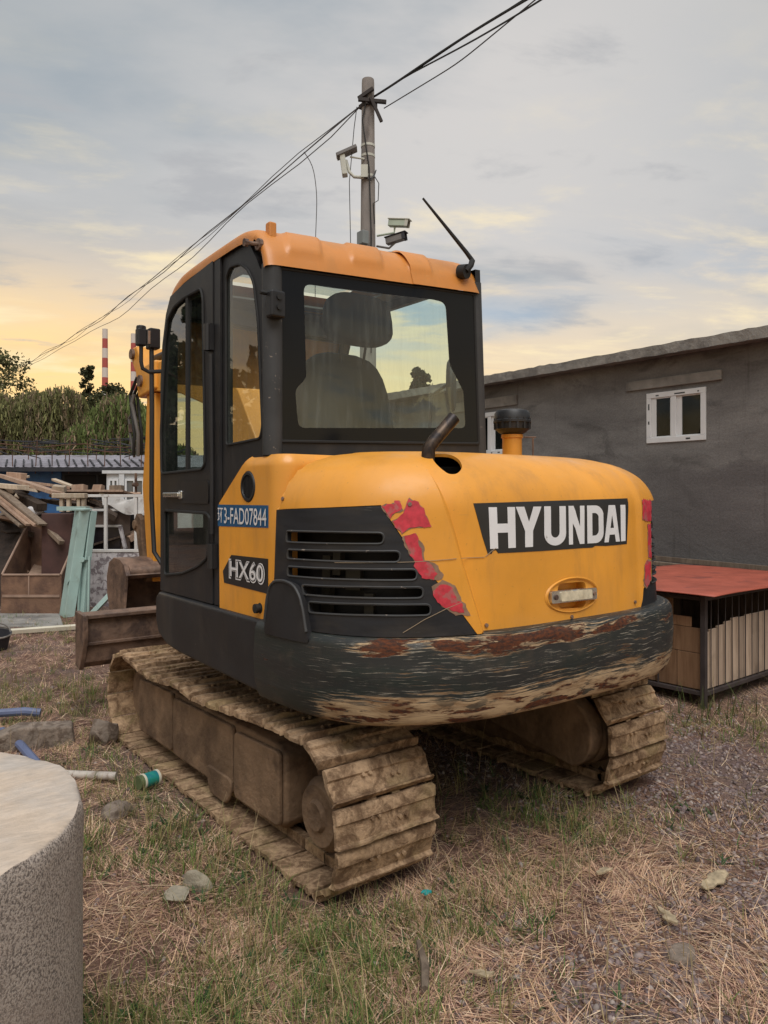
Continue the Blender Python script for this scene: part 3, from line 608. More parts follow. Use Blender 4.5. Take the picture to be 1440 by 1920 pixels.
mb = MB(); a = np.array(dens(rnd(horn, .02), .012)); a = a[(a[:, 1] > .0)]; a = a[np.argsort(np.arctan2(a[:, 0]-.22, a[:, 1]+.25))]; mb.tube([tuple(p) for p in HOOD(a[:, 0], a[:, 1], .068)], .0065, 6); mb.build('guard_highlight', M['post'], cw)  # paler grey tube that paints the highlight along the guard rim
mb = MB(); mb.box((-.80, -1.05, .60), (.90, .5, .92)); mb.box((-.86, -.55, .70), (.95, .58, .925)); mb.build('deck', M['int'], EX)

# engine hood: yellow skin with louvre slots and the exhaust opening cut through it
ybound = [(.10, .436), (.264, .44), (.384, .444), (.5, .448), (.604, .452), (.636, .404), (.672, .348), (.748, .244), (.844, .12), (.935, .0)]
slots = [[(.2, .357), (.44, .360), (.617, .360), (.617, .322), (.44, .319), (.2, .315)], [(.21, .287), (.476, .294), (.67, .297), (.67, .259), (.476, .257), (.21, .253)],
         [(.215, .224), (.508, .232), (.725, .234), (.725, .197), (.508, .195), (.215, .189)], [(.30, .162), (.552, .171), (.745, .172), (.745, .135), (.552, .133), (.31, .128)],
         [(.335, .104), (.568, .112), (.770, .112), (.770, .075), (.572, .074), (.34, .066)]]
slots = [rnd(s, [.012, .001, .018, .018, .001, .012]) for s in slots]
hole = rnd([(.80, .765), (.90, .77), (.935, .70), (.935, .63), (.9, .59), (.86, .588), (.825, .628), (.80, .68)], .04)
ridge = [(.62, .735), (.66, .715), (.70, .68), (.756, .604), (.8, .528), (.832, .452), (.864, .356), (.892, .256), (.928, .144), (.975, 0)]
bulge = [(.05, -.05), (.05, .45), (.125, .452), (.150, .54), (.185, .64), (.224, .704), (.30, .735)] + ridge + [(.99, -.05)]
def offs(pl, d):
    p = np.vstack([np.linspace(a, b, max(2, int(math.dist(a, b)/.012)), endpoint=False) for a, b in zip(pl[:-1], pl[1:])]+[np.array(pl[-1:])])
    for _ in range(6): p[1:-1] = p[1:-1]*.5+(p[:-2]+p[2:])*.25
    g = np.gradient(p, axis=0); n_ = np.stack([-g[:, 1], g[:, 0]], -1); n_ /= np.linalg.norm(n_, axis=1)[:, None]; return [tuple(q_) for q_ in p+n_*d]
_rs = offs(ridge, 0.); bulge = bulge[:7]+_rs+[(.99, -.05)]
CREASE = [offs(ridge, -.013), offs(ridge, .013)]
bulge2 = [(2.20, .735), (2.09, .70), (2.02, .64), (1.985, .56), (1.972, .47), (1.955, 0), (3.2, 0), (3.2, .735)]
rslots = [[(2.17, .405), (2.42, .40), (2.42, .367), (2.165, .365)], [(2.155, .338), (2.45, .335), (2.45, .302), (2.15, .303)], [(2.14, .293), (2.46, .29), (2.46, .262), (2.135, .262)],
          [(2.122, .250), (2.47, .25), (2.47, .216), (2.115, .217)], [(2.108, .192), (2.48, .19), (2.48, .153), (2.10, .154)], [(2.095, .130), (2.49, .13), (2.49, .094), (2.088, .095)]]
rslots = [rnd(s, .012) for s in rslots]
def raised(u, t):
    d = seg_d(bulge, u, t); ins = pin(bulge, u, t); sd = np.where(ins, d, -d)
    d2 = seg_d(bulge2, u, t); sd2 = np.where(pin(bulge2, u, t), d2, -d2); e = .042*np.clip(.5+sd/.026, 0, 1); e2 = .014*np.clip(.5+sd2/.030, 0, 1)
    return np.maximum(e, e2)*(1-.85*np.clip((np.asarray(t)-.58)/.15, 0, 1))
def hoodf(a, b, o): return HOOD(a, b, o+raised(a, b))
lampc = [(1.464+.158*math.cos(w), .098+.066*math.sin(w)) for w in np.linspace(0, 2*math.pi, 40, False)]
seam = [(.122, .0), (.118, .436), (.108, .476), (.098, .532), (.088, .596), (.082, .652), (.10, .724), (.16, .77), (.30, .80), (.30, 1.26)]
outer = seam + [(HOOD.len-.02, 1.26), (HOOD.len-.02, .0)]
rb = [(HOOD.len-.02, 0), (1.945, 0), (1.958, .036), (1.966, .084), (2.056, .112), (2.08, .244), (2.10, .40), (2.132, .464), (2.3, .468), (HOOD.len-.02, .47)]
# yellow skin = outer minus black panels; panels are separate, set 1 mm lower at the joint
ysk = [seam[1]] + seam[2:] + [(HOOD.len-.02, 1.26), (HOOD.len-.02, .472), (2.3, .470), (2.132, .466), (2.10, .40), (2.082, .244), (2.058, .112), (1.968, .084), (1.960, .036), (1.947, 0), (.937, 0)] + [(u+.0015, t+.001) for u, t in ybound[::-1][1:-1]]
mb = MB(); patch(mb, ysk, [hole, lampc], step=.016, fn=hoodf, thick=.012, lines=CREASE)
hood = mb.build('hood', M['yellow'], EX, smooth=24)
mb = MB(); patch(mb, [(.122, -.0)] + [(.118, .434)] + [(u, t-.001) for u, t in ybound[1:]], slots, step=.016, fn=hoodf, thick=.02)
gr = mb.build('grille_panel', M['grille'], hood, smooth=40)
mb = MB(); patch(mb, rb, rslots, step=.02, fn=HOOD, thick=.02); mb.build('grille_panel', M['grille'], hood, smooth=40)
for sl in slots:                                      # pressed lip round each louvre slot
    mb = MB()
    a = np.array(dens(sl, .02)); n = len(a); p = hoodf(a[:, 0], a[:, 1], .001)
    mb.tube(list(map(tuple, p))+[tuple(p[0])], .0042, 5, False); mb.build('louvre_lip', M['post'], hood)
for sl in rslots:
    mb = MB(); a = np.array(dens(sl, .02)); p = HOOD(a[:, 0], a[:, 1], .002); mb.tube(list(map(tuple, p))+[tuple(p[0])], .004, 5, False); mb.build('louvre_lip', M['post'], hood)
mb = MB(); patch(mb, [(.06, .0), (.06, .72), (.95, .72), (.98, 0)], step=.05, fn=HOOD, off=-.11); mb.build('engine_bay', M['int'], EX); mb = MB()
patch(mb, [(2.0, 0), (2.0, .6), (2.6, .6), (2.6, 0)], step=.05, fn=HOOD, off=-.08); mb.build('engine_bay', M['int'], EX)
mb = MB()
for (u0, u1, t0, t1) in ((.30, .345, .06, .27), (.43, .50, .15, .24), (.36, .40, .20, .30), (.52, .56, .06, .14)): patch(mb, [(u0, t0), (u0, t1), (u1, t1), (u1, t0)], step=.03, fn=HOOD, off=-.055, thick=.03)
mb.build('engine_block', mat('oily_engine_metal', (.035, .030, .022), .6, var=.4), EX)
# base skin behind the seam (left rear corner) and the flat yellow side panel
def left(a, b, o): return np.stack([-.928-o+0*a, a, b], -1)
def sidef(a, b, o):      # flat to y=-.585, then rolls inwards to the hood seam
    s = -np.asarray(a, float); b = np.asarray(b, float); r = .075; g = np.clip((s-.59)/r, 0, math.pi/2); rest = np.maximum(0, s-.59-r*math.pi/2); tz = np.clip((b-1.545)/.042, 0, 1)
    oo = o-.035*(1-np.sqrt(np.maximum(0, 1-tz**2*.96))); x = -.928+r*(1-np.cos(g))+rest-np.cos(g)*oo; y = -np.minimum(s, .59)-r*np.sin(g)-np.sin(g)*oo
    return np.stack([x, y, b], -1)
sp_out = [(-.137, .918), (-.40, .919), (-.705, .922), (-.705, 1.46), (-1.15, 1.50), (-1.15, 1.587), (-.60, 1.587), (-.411, 1.587), (-.385, 1.568), (-.128, 1.386)]
vent = [(-.410+.063*math.cos(w), 1.459+.066*math.sin(w)) for w in np.linspace(0, 2*math.pi, 32, False)]
mb = MB(); patch(mb, rnd(sp_out, [.004, .001, .004, .01, .01, .01, .001, .03, .03, .01]), [vent], step=.02, fn=sidef, off=.008, thick=.03)
side = mb.build('side_panel', M['yellow'], EX, smooth=40)
mb = MB(); mb.box((.22, -.56, .92), (1.02, .95, 1.565)); mb.build('tank_cover', M['yellow'], EX, bevel=.05, seg=4)
def disc(cy, cz, r0, x0, x1, name, m, par, n=28, prof=None):
    q = MB(); Mx = Matrix.Translation((x0, cy, cz)) @ Matrix.Rotation(R(-90), 4, 'Y')
    q.lathe(prof or [(r0, 0), (r0, x0-x1)], n, Mx); return q.build(name, m, par)
disc(-.410, 1.459, .06, -.915, -.942, 'vent_grommet', M['black'], side, prof=[(.066, 0), (.066, .018), (.060, .026), (.050, .026), (.046, .012), (.0, .010)])
mb = MB()
for k in range(-3, 4): h = math.sqrt(max(.0, .045**2-(k*.012)**2)); mb.box((-.938, -.410+k*.012-.002, 1.459-h), (-.925, -.410+k*.012+.002, 1.459+h))
mb.build('vent_bar', M['black'], side)
disc(-.513, .967, .017, -.93, -.955, 'knob', M['rubber'], side, prof=[(.022, 0), (.022, .006), (.014, .008), (.014, .016), (.019, .018), (.019, .030), (.0, .032)])

# print on the side panel
def on_left(body, y0, y1, z0, z1, name, m, par, bold, off, shear=0.):
    v, f = text_mesh(body, bold=bold); q = MB()
    q.add([(-.937-off, y0+(y1-y0)*a, z0+(z1-z0)*b) for a, b in v], f); return q.build(name, m, par, smooth=0, fix=False)
mb = MB(); patch(mb, [(-.122, 1.286), (-.585, 1.294), (-.585, 1.383), (-.122, 1.382)], step=.05, fn=sidef, off=.0095, thick=.001); mb.build('registration_plate', M['blue'], side)
on_left('环', -.126, -.180, 1.302, 1.368, 'plate_lettering', M['white'], side, .004, .0035)
on_left('3-FAD07844', -.190, -.574, 1.300, 1.370, 'plate_lettering', M['white'], side, .004, .0035)
mb = MB(); patch(mb, [(-.255, 1.166), (-.583, 1.171), (-.583, 1.032), (-.185, 1.040), (-.172, 1.090)], step=.05, fn=sidef, off=.0095, thick=.001); mb.build('model_badge', M['film'], side)
on_left('HX60', -.238, -.560, 1.063, 1.152, 'badge_outline', M['white'], side, .030, .003)
on_left('HX60', -.246, -.554, 1.069, 1.147, 'badge_dark_line', M['film'], side, .020, .0036)  # black print between the white outline and the letters
on_left('HX60', -.252, -.549, 1.074, 1.143, 'badge_lettering', M['white'], side, .006, .0042)

# print and tape on the hood
def patchm(name, poly, m, par, off, hs=(), step=.02, fn=hoodf): q = MB(); patch(q, poly, hs, step, fn, .0008, off); return q.build(name, m, par, smooth=40)
patchm('badge_film', [(.952, .464), (1.1, .467), (1.352, .472), (1.892, .481), (1.885, .44), (1.855, .284), (1.70, .282), (1.62, .286), (1.60, .279), (1.532, .280), (1.3, .279), (1.06, .280), (1.05, .292), (1.035, .290), (1.03, .279), (1.012, .280), (.99, .34)], M['film'], hood, .0015)
def letter(ch):
    b = .30
    if ch == 'H': return [(0, 0), (b, 0), (b, .38), (1-b, .38), (1-b, 0), (1, 0), (1, 1), (1-b, 1), (1-b, .60), (b, .60), (b, 1), (0, 1)], []
    if ch == 'Y': return [(.34, 0), (.66, 0), (.66, .40), (1, 1), (.68, 1), (.5, .62), (.32, 1), (0, 1), (.34, .40)], []
    if ch == 'U':
        o = [(.5+.5*math.cos(w), .30+.30*math.sin(w)) for w in np.linspace(math.pi, 2*math.pi, 13)]; i = [(.5+.2*math.cos(w), .33+.13*math.sin(w)) for w in np.linspace(2*math.pi, math.pi, 9)]
        return [(0, 1)] + o + [(1, 1), (.70, 1)] + i + [(.30, 1)], []
    if ch == 'N': return [(0, 0), (.28, 0), (.28, .55), (.70, 0), (1, 0), (1, 1), (.72, 1), (.72, .45), (.30, 1), (0, 1)], []
    if ch == 'D':
        o = [(.5+.5*math.cos(w), (.72 if math.sin(w) > 0 else .28)+.28*math.sin(w)) for w in np.linspace(-math.pi/2, math.pi/2, 15)]
        i = [(.46+.24*math.cos(w), (.66 if math.sin(w) > 0 else .34)+.14*math.sin(w)) for w in np.linspace(-math.pi/2, math.pi/2, 11)]
        return [(0, 0)] + o + [(0, 1)], [[(.30, .20)] + i + [(.30, .80)]]
    if ch == 'A': return [(0, 0), (.26, 0), (.33, .20), (.67, .20), (.74, 0), (1, 0), (.68, 1), (.32, 1)], [[(.39, .38), (.61, .38), (.5, .74)]]
    return [(0, 0), (1, 0), (1, 1), (0, 1)], []
for ch, (a0, a1, b0, b1) in zip('HYUNDAI', [(1.018, 1.146, 1.022, 1.145), (1.150, 1.290, 1.150, 1.280), (1.306, 1.436, 1.300, 1.430), (1.454, 1.556, 1.448, 1.546), (1.574, 1.686, 1.566, 1.676), (1.692, 1.806, 1.682, 1.796), (1.816, 1.857, 1.806, 1.842)]):
    if ch == 'A': a0, a1 = b0+.0, b1+.02
    po, ho = letter(ch); mp = lambda l: [((b0+(b1-b0)*x)*(1-y)+(a0+(a1-a0)*x)*y, .297+y*(.152+.004*(a0-1))) for x, y in l]
    patchm('letter', mp(po), M['white'], hood, .0032, [mp(h) for h in ho])
def torn(poly, amp, seed):
    r = random.Random(seed); d = np.array(dens(poly, .010)); n_ = np.array([[r.gauss(0, 1), r.gauss(0, 1)] for _ in d]); n_ = n_+.7*np.roll(n_, 1, 0)+.4*np.roll(n_, 3, 0); return [tuple(p) for p in d+n_*amp*.45]
tapes = [[(.604, .452), (.668, .462), (.676, .440), (.644, .424), (.634, .410)], [(.696, .470), (.728, .462), (.748, .444), (.770, .380), (.696, .372), (.672, .356), (.640, .402), (.672, .420)],
         [(.672, .350), (.722, .362), (.750, .312), (.752, .264), (.788, .256), (.816, .212), (.800, .194), (.756, .200), (.725, .236), (.700, .290)],
         [(.772, .168), (.808, .194), (.858, .178), (.878, .124), (.894, .116), (.910, .066), (.860, .074), (.806, .106), (.782, .142)],
         [(2.000, .468), (2.128, .468), (2.098, .384), (2.052, .374), (1.988, .384)], [(2.044, .364), (2.094, .368), (2.072, .208), (2.028, .212), (2.036, .3)], [(2.066, .204), (2.050, .116), (1.990, .080), (1.966, .096), (1.984, .188), (2.016, .204)]]
for i, tp in enumerate(tapes):
    patchm('tape_residue', torn(tp, .004, i), M['resid'], hood, .0016)
    c = np.mean(tp, 0); sh = [(.97, 1.0), (.96, .97), (.74, .98), (.86, .80), (.97, .98), (.85, .97), (.86, .95)][i]
    tp2 = [((x-c[0])*sh[0]+c[0]-(.010 if 1 < i < 4 else 0), (y-c[1])*sh[1]+c[1]) for x, y in tp]
    patchm('reflective_tape', torn(tp2, .005, i+20), M['red'], hood, .0028)
# recessed hand grip with the number-plate lamp in it
mb = MB(); rim = np.array(lampc)
rings = [(1.07, .001), (1.02, .006), (.97, .005), (.93, -.004)]
V = [];
for s_, o_ in rings:
    q = rim.mean(0)+(rim-rim.mean(0))*max(s_, .01); V += list(map(tuple, hoodf(q[:, 0], q[:, 1], o_)))
n = len(rim); mb.add(V, [(r*n+i, r*n+(i+1) % n, (r+1)*n+(i+1) % n, (r+1)*n+i) for r in range(len(rings)-1) for i in range(n)])
fing = rnd([(1.378, .151), (1.556, .147), (1.546, .036), (1.374, .046)], .03); pan = [tuple(rim.mean(0)+(p_-rim.mean(0))*.94) for p_ in rim]; fing = [tuple(rim.mean(0)+(np.array(p_)-rim.mean(0))*np.array([1, .94])) for p_ in fing]
patch(mb, pan, [fing], step=.02, fn=hoodf, off=-.004, thick=.05)
mb.build('grip_recess', M['yellow'], hood, smooth=40)
mb = MB(); patch(mb, [(1.36, .17), (1.57, .17), (1.57, .02), (1.36, .02)], step=.03, fn=hoodf, off=-.050); mb.build('grip_pocket', M['yellow'], hood)
mb = MB(); patch(mb, rnd([(1.318, .122), (1.598, .117), (1.598, .071), (1.318, .075)], .01), step=.03, fn=hoodf, off=.016, thick=.03); lampb = mb.build('plate_lamp', M['chrome'], hood, bevel=.003)
mb = MB(); patch(mb, rnd([(1.368, .117), (1.560, .113), (1.560, .077), (1.368, .080)], .006), step=.03, fn=hoodf, off=.022, thick=.01); mb.build('lamp_lens', M['amber'], hood, bevel=.003)
mb = MB(); mb.tube([tuple(hoodf(np.array([1.342]), np.array([.098]), o)[0]) for o in (.012, .022)], .010, 10); mb.tube([tuple(hoodf(np.array([1.578]), np.array([.095]), o)[0]) for o in (.012, .021)], .008, 10); mb.build('lamp_screw', M['steel'], hood)
for (u_, t_) in ((1.00, .022), (1.90, .03), (1.45, .012), (.70, .455), (.16, .47)):
    mb = MB(); c0 = hoodf(np.array([u_]), np.array([t_]), np.array([.0005]))[0]; c1 = hoodf(np.array([u_]), np.array([t_]), np.array([.006]))[0]; mb.tube([tuple(c0), tuple(c1)], .008, 6); mb.build('bolt', M['steel'], hood)
# wire scratches and hairline
mb = MB()
for l in ([(.448, .252), (.58, .256), (.72, .26), (.856, .268), (.996, .268)], [(.68, .016), (.748, .06), (.824, .096), (.88, .116)], [(1.0, .270), (1.03, .29), (1.05, .30)]):
    a = np.array(dens(l, .03)[:int(1e9)]); a = np.array([p for p in a][:-max(1, len(a)//2)]) if len(a) > 8 else a
    p = hoodf(a[:, 0], a[:, 1], .003); mb.tube(list(map(tuple, p)), .0012, 4)
mb.build('scratch', mat('scratched_metal', (.33, .25, .17), .6), hood)
mb = MB(); patch(mb, [(.80, .80), (.96, .80), (.96, .56), (.80, .56)], step=.03, fn=HOOD, off=-.09); mb.build('exhaust_well', M['int'], EX)
# exhaust pipe: straight up then bent over, open slanted end
px_ = [(-.503, -1.04, 1.46), (-.503, -1.05, 1.585), (-.498, -1.052, 1.608), (-.482, -1.058, 1.630), (-.440, -1.068, 1.676), (-.396, -1.078, 1.724)]
mb = MB(); mb.tube(px_, .026, 16, False); mb.tube(px_[::-1], .0225, 16, False)
p = [Vector(q) for q in px_]; ex = mb.build('exhaust_pipe', M['pipe'], EX, smooth=60)
mb = MB(); mb.tube([px_[4], px_[5]], .0224, 12, True); mb.build('pipe_plug', M['int'], ex)  # near-black plug filling the end of the pipe
# air pre-cleaner behind the hood
mb = MB(); Mt = Matrix.Translation((.715, -.35, 0))
mb.lathe([(.0, 1.896), (.06, 1.898), (.088, 1.892), (.097, 1.878), (.099, 1.842), (.104, 1.838), (.104, 1.826), (.098, 1.822), (.094, 1.79), (.075, 1.772), (.06, 1.764)], 32, Mt)
for w in range(0, 360, 24): c, s_ = math.cos(R(w)), math.sin(R(w)); mb.box((-.004, -.006, 1.79), (.004, .006, 1.85), Mt @ Matrix.Rotation(R(w), 4, 'Z') @ Matrix.Translation((.098, 0, 0)))
ac = mb.build('air_cleaner', M['black'], EX)
mb = MB(); mb.lathe([(.054, 1.56), (.054, 1.74), (.060, 1.742), (.060, 1.76), (.0, 1.76)], 24, Mt); mb.build('intake_pipe', M['yellow'], ac)
mb = MB(); mb.tube([(.83, -.40, 1.6), (.83, -.40, 1.75)], .005, 6); mb.box((.80, -.45, 1.595), (.90, -.37, 1.615)); mb.tube([(.72, -.435, 1.742), (.83, -.42, 1.748)], .004, 6); mb.build('clamp', M['steel'], ac)

# ---------------------------------------------------------------- cab
def sk(x, y, z):      # the cab sits a little skewed and leans up to its right
    k = min(1, max(0, (.1-y)/.6)); return (x-(.045*max(0, z-1.6) if x > -.2 else 0), y-.09*(x+.93)*k, z+.036*max(0, x+.93)*min(1, max(0, (z-1.5)/.2)))
CAB = None
# left face: dark sheet with the rear quarter window cut out; the door is a part of its own in front of it
cont = [(-.545, 1.40), (-.545, 2.345), (-.475, 2.348), (-.449, 2.390), (-.387, 2.468), (-.314, 2.510), (-.158, 2.512), (-.047, 2.503), (.131, 2.492), (.291, 2.472), (.462, 2.448), (.53, 2.36), (.575, 2.20), (.60, 2.0), (.60, .92), (-.15, .92), (-.15, 1.30), (-.30, 1.40)]
qwin = [(-.163, 1.644), (-.160, 2.387), (-.201, 2.424), (-.289, 2.416), (-.363, 2.376), (-.421, 2.306), (-.458, 2.142), (-.497, 1.702), (-.477, 1.655)]
qwin = rnd(qwin, [.02, .02, .02, .02, .03, .03, .03, .02, .02])
dwin = rnd([(.513, 2.215), (.477, 2.317), (.392, 2.366), (.258, 2.385), (.07, 2.386), (.046, 2.336), (.022, 1.568), (.058, 1.544), (.564, 1.536), (.572, 1.75)], .02)
lwin = rnd([(.52, 1.346), (.52, 1.014), (.291, 1.041), (.1, 1.089), (-.007, 1.139), (-.03, 1.323), (.011, 1.341)], .025)
hdoor = [(.585, .93), (.585, 2.0), (.56, 2.2), (.51, 2.35), (.45, 2.43), (.29, 2.455), (-.055, 2.485), (-.055, .93)]
def lf(x0): return lambda a, b, o: np.array([sk(x0-oo, aa, bb) for aa, bb, oo in zip(np.ravel(a), np.ravel(b), np.broadcast_to(o, np.shape(np.ravel(a))))])
mb = MB(); patch(mb, cont, [qwin, dwin, lwin], step=.05, fn=lf(-.915), thick=.03)
# rear face frame
wz0, wz1 = 1.648, 2.345
rf = [(-.90, 1.55), (.205, 1.55), (.205, 2.352), (-.90, 2.352)]
rhole = rnd([(-.868, wz0-.008), (.165, wz0-.006), (.165, 2.340), (-.868, 2.340)], .012)
def rfun(a, b, o): return np.array([sk(aa, -.545-oo, bb) for aa, bb, oo in zip(np.ravel(a), np.ravel(b), np.broadcast_to(o, np.shape(np.ravel(a))))])
patch(mb, rf, [rhole], step=.06, fn=rfun, thick=.03)
# right side, front frame, floor and back wall under the window
patch(mb, [(-.55, .95), (-.55, 2.46), (.44, 2.46), (.60, 2.1), (.60, .95)], [[(-.47, 1.62), (-.47, 2.40), (.43, 2.40), (.53, 2.1), (.53, 1.62)]], step=.08, fn=lambda a, b, o: np.array([sk(.205+oo, aa, bb) for aa, bb, oo in zip(np.ravel(a), np.ravel(b), np.broadcast_to(o, np.shape(np.ravel(a))))]), thick=.03)
patch(mb, [(-.91, .93), (.20, .93), (.20, 2.46), (-.91, 2.46)], [[(-.86, 1.25), (.15, 1.25), (.15, 2.33), (-.86, 2.33)]], step=.1, fn=lambda a, b, o: np.stack([a, .60+o-np.clip(b-1.9, 0, 1)**2*.5, b], -1), thick=.03)
mb.box((-.90, -.53, .93), (.19, .58, .97)); mb.box((-.89, -.52, .95), (.18, -.46, 1.60))
CAB = mb.build('cab', M['dark'], EX, smooth=40)
mb = MB(); pts = [(-.885, -.522, 1.585), (-.885, -.522, 2.0), (-.888, -.522, 2.36)]; mb.tube(pts, .040, 14); mb.build('corner_post', M['post'], CAB, fn=sk, smooth=50); mb = MB(); mb.tube([(.190, -.53, 1.585), (.190, -.53, 2.40)], .028, 12)
mb.build('corner_post', M['post'], CAB, fn=sk, smooth=50)
mb = MB(); mb.beam((-.07, -.555, 1.61), (.0, -.555, 1.61), .002, .06)
# rubber seal strip under the window and joint line
mb = MB(); a = np.array(dens(rhole, .05)); p = rfun(a[:, 0], a[:, 1], .002); mb.tube(list(map(tuple, p))+[tuple(p[0])], .007, 6, False); mb.build('window_seal', M['rubber'], CAB)
# rear window: dark printed border round a clear keyed opening
clear = rnd([(-.761, 2.290), (-.072, 2.292), (-.003, 2.285), (.008, 2.0), (.084, 1.88), (.090, 1.705), (-.785, 1.695), (-.800, 1.850), (-.749, 1.902)], [.035, .01, .04, .02, .02, .03, .03, .02, .02])
mb = MB(); patch(mb, rhole, [clear], step=.05, fn=rfun, off=.003, thick=.004); mb.build('window_border', mat('black_glass_border', (.006, .007, .009), .12, var=.1, spec=.2), CAB, smooth=40)
mb = MB(); patch(mb, clear, step=.08, fn=rfun, off=.0025, thick=.0); mb.build('rear_window_pane', M['gback'], CAB)
mb = MB(); patch(mb, qwin, step=.08, fn=lf(-.910)); mb.build('quarter_window_pane', M['glass'], CAB)
mb = MB(); a = np.array(dens(qwin, .03)); p = lf(-.916)(a[:, 0], a[:, 1], 0); mb.tube(list(map(tuple, p))+[tuple(p[0])], .006, 6, False); mb.build('window_seal', M['rubber'], CAB)
mb = MB(); mb.add([(.19, -.45, 1.62), (.19, .53, 1.62), (.16, .44, 2.41), (.16, -.47, 2.41)], [(0, 1, 2, 3)]); mb.build('right_window_pane', M['glass'], CAB, fn=sk)
mb = MB(); mb.add([(-.86, .60, 1.25), (.15, .60, 1.25), (.15, .60, 1.9), (-.86, .60, 1.9), (.15, .51, 2.34), (-.86, .51, 2.34)], [(0, 1, 2, 3), (3, 2, 4, 5)]); mb.build('windscreen', M['glass'], CAB)
# roof: faded orange cap, rounded over on all sides, with pressed ribs
prof = [(.602, 2.00), (.590, 2.15), (.549, 2.331), (.498, 2.410), (.427, 2.470), (.324, 2.508), (.2, 2.520), (.07, 2.527), (-.158, 2.535), (-.314, 2.539), (-.40, 2.528), (-.46, 2.505), (-.510, 2.462), (-.548, 2.405), (-.566, 2.338)]
def roof_mesh():
    pr = []
    for i in range(len(prof)-1):
        for k in range(4): pr.append(np.array(prof[i])*(1-k/4)+np.array(prof[i+1])*k/4)
    pr.append(np.array(prof[-1])); pr = np.array(pr)
    for _ in range(2): pr[1:-1] = pr[1:-1]*.5+(pr[:-2]+pr[2:])*.25
    tg = np.gradient(pr, axis=0); nm = np.stack([tg[:, 1], -tg[:, 0]], -1); nm /= np.linalg.norm(nm, axis=1)[:, None]
    if nm[len(nm)//2, 1] < 0: nm = -nm
    xs = [(-.930, .060), (-.932, .035), (-.927, .018), (-.914, .007), (-.895, .001)] + [(x, 0) for x in np.linspace(-.87, .14, 130)] + [(.165, .001), (.185, .010), (.198, .026), (.203, .06)]
    v = []; n = len(pr)
    for x, d in xs:
        for i, (p, q) in enumerate(zip(pr, nm)):
            s_ = max(0., min(1., (-p[0]-.30)/.06)); rib = 0
            for c0 in (-.70, -.40, -.10): rib = max(rib, min(1, max(0, (.085-abs(x-c0+(-p[0]-.42)*.45))/.012)))
            low_ = max(0, min(1, (p[1]-2.395)/.02)); e = .010*rib*s_*low_
            dd = d*(1 if p[0] > -.46 else .55); w = p-q*(dd-e)+np.array([0, .008])
            v.append((x, w[0], w[1]))
    return v, [(i*n+j, (i+1)*n+j, (i+1)*n+j+1, i*n+j+1) for i in range(len(xs)-1) for j in range(n-1)]
mb = MB(); v, f = roof_mesh(); f = [q for q in f if not (-.05 < np.mean([v[i][1] for i in q]) < .36 and -.78 < np.mean([v[i][0] for i in q]) < .06)]; mb.add(v, f); roof = mb.build('roof', M['roof'], CAB, fn=sk, smooth=60)
mb = MB(); patch(mb, [(-.90, -.49), (.17, -.49), (.17, .44), (-.90, .44)], [[(-.78, -.05), (.06, -.05), (.06, .36), (-.78, .36)]], step=.12, fn=lambda a, b, o: np.stack([a, b, 2.455+o+0*a], -1), thick=.01); mb.build('headliner', mat('pale_headliner', (.16, .16, .15), .9), CAB, fn=sk)
mb = MB(); mb.add([(-.79, -.06, 2.545), (.07, -.06, 2.545), (.07, .37, 2.53), (-.79, .37, 2.53)], [(0, 1, 2, 3)]); mb.build('skylight_pane', M['glass'], CAB, fn=sk)
mb = MB(); mb.box((-.885, -.50, 2.48), (-.850, -.46, 2.548)); mb.build('roof_lug', M['roof'], CAB, bevel=.008)
mb = MB(); mb.tube([(-.93, -.50, 2.44), (-1.0, -.50, 2.435)], .009, 8); mb.tube([(-.925, -.50, 2.44), (-.94, -.50, 2.44)], .024, 10); mb.tube([(-.985, -.50, 2.436), (-1.0, -.50, 2.435)], .016, 8); mb.build('bolt', M['steel'], CAB)
mb = MB(); mb.tube([(.05, -.635, 2.475), (.06, -.675, 2.47)], .034, 14); mb.tube([(.055, -.675, 2.472), (.075, -.685, 2.50), (.088, -.68, 2.525)], .014, 10); ant = mb.build('antenna_base', M['rubber'], CAB)
mb = MB(); mb.tube([(.088, -.68, 2.525), (.06, -.67, 2.56), (-.165, -.62, 2.775)], [.011, .010, .005], 8); mb.build('antenna', M['rubber'], CAB)
mb = MB(); mb.box((-.935, -.605, 2.13), (-.868, -.552, 2.238)); lb = mb.build('lock_box', M['dark'], CAB, bevel=.010)
mb = MB(); mb.tube([(-.965, -.565, 2.228), (-.93, -.565, 2.228)], .009, 8); mb.tube([(-.90, -.612, 2.21), (-.90, -.60, 2.21)], .012, 8); mb.tube([(-.90, -.612, 2.17), (-.90, -.60, 2.17)], .012, 8); mb.build('lock_bolt', M['rubber'], CAB)
# door
mb = MB(); patch(mb, hdoor, [dwin, lwin], step=.05, fn=lf(-.918), off=.014, thick=.014)
door = mb.build('door', M['dark'], EX, bevel=.004, smooth=40)
mb = MB(); patch(mb, dwin, step=.1, fn=lf(-.926)); mb.build('door_pane', M['gdoor'], door)
mb = MB(); patch(mb, lwin, step=.1, fn=lf(-.926)); mb.build('lower_pane', M['gdoor'], door)
for w_ in (dwin, lwin):
    mb = MB(); a = np.array(dens(w_, .04)); p = lf(-.934)(a[:, 0], a[:, 1], 0); mb.tube(list(map(tuple, p))+[tuple(p[0])], .007, 6, False); mb.build('window_seal', M['rubber'], door)
mb = MB(); mb.box((-.936, .218, 1.545), (-.922, .246, 2.382)); mb.build('sliding_sash', M['rubber'], door)
mb = MB(); mb.box((-.955, .30, 1.413), (-.935, .50, 1.438)); mb.box((-.945, .28, 1.405), (-.93, .32, 1.446)); mb.build('door_handle', M['chrome'], door, bevel=.006)
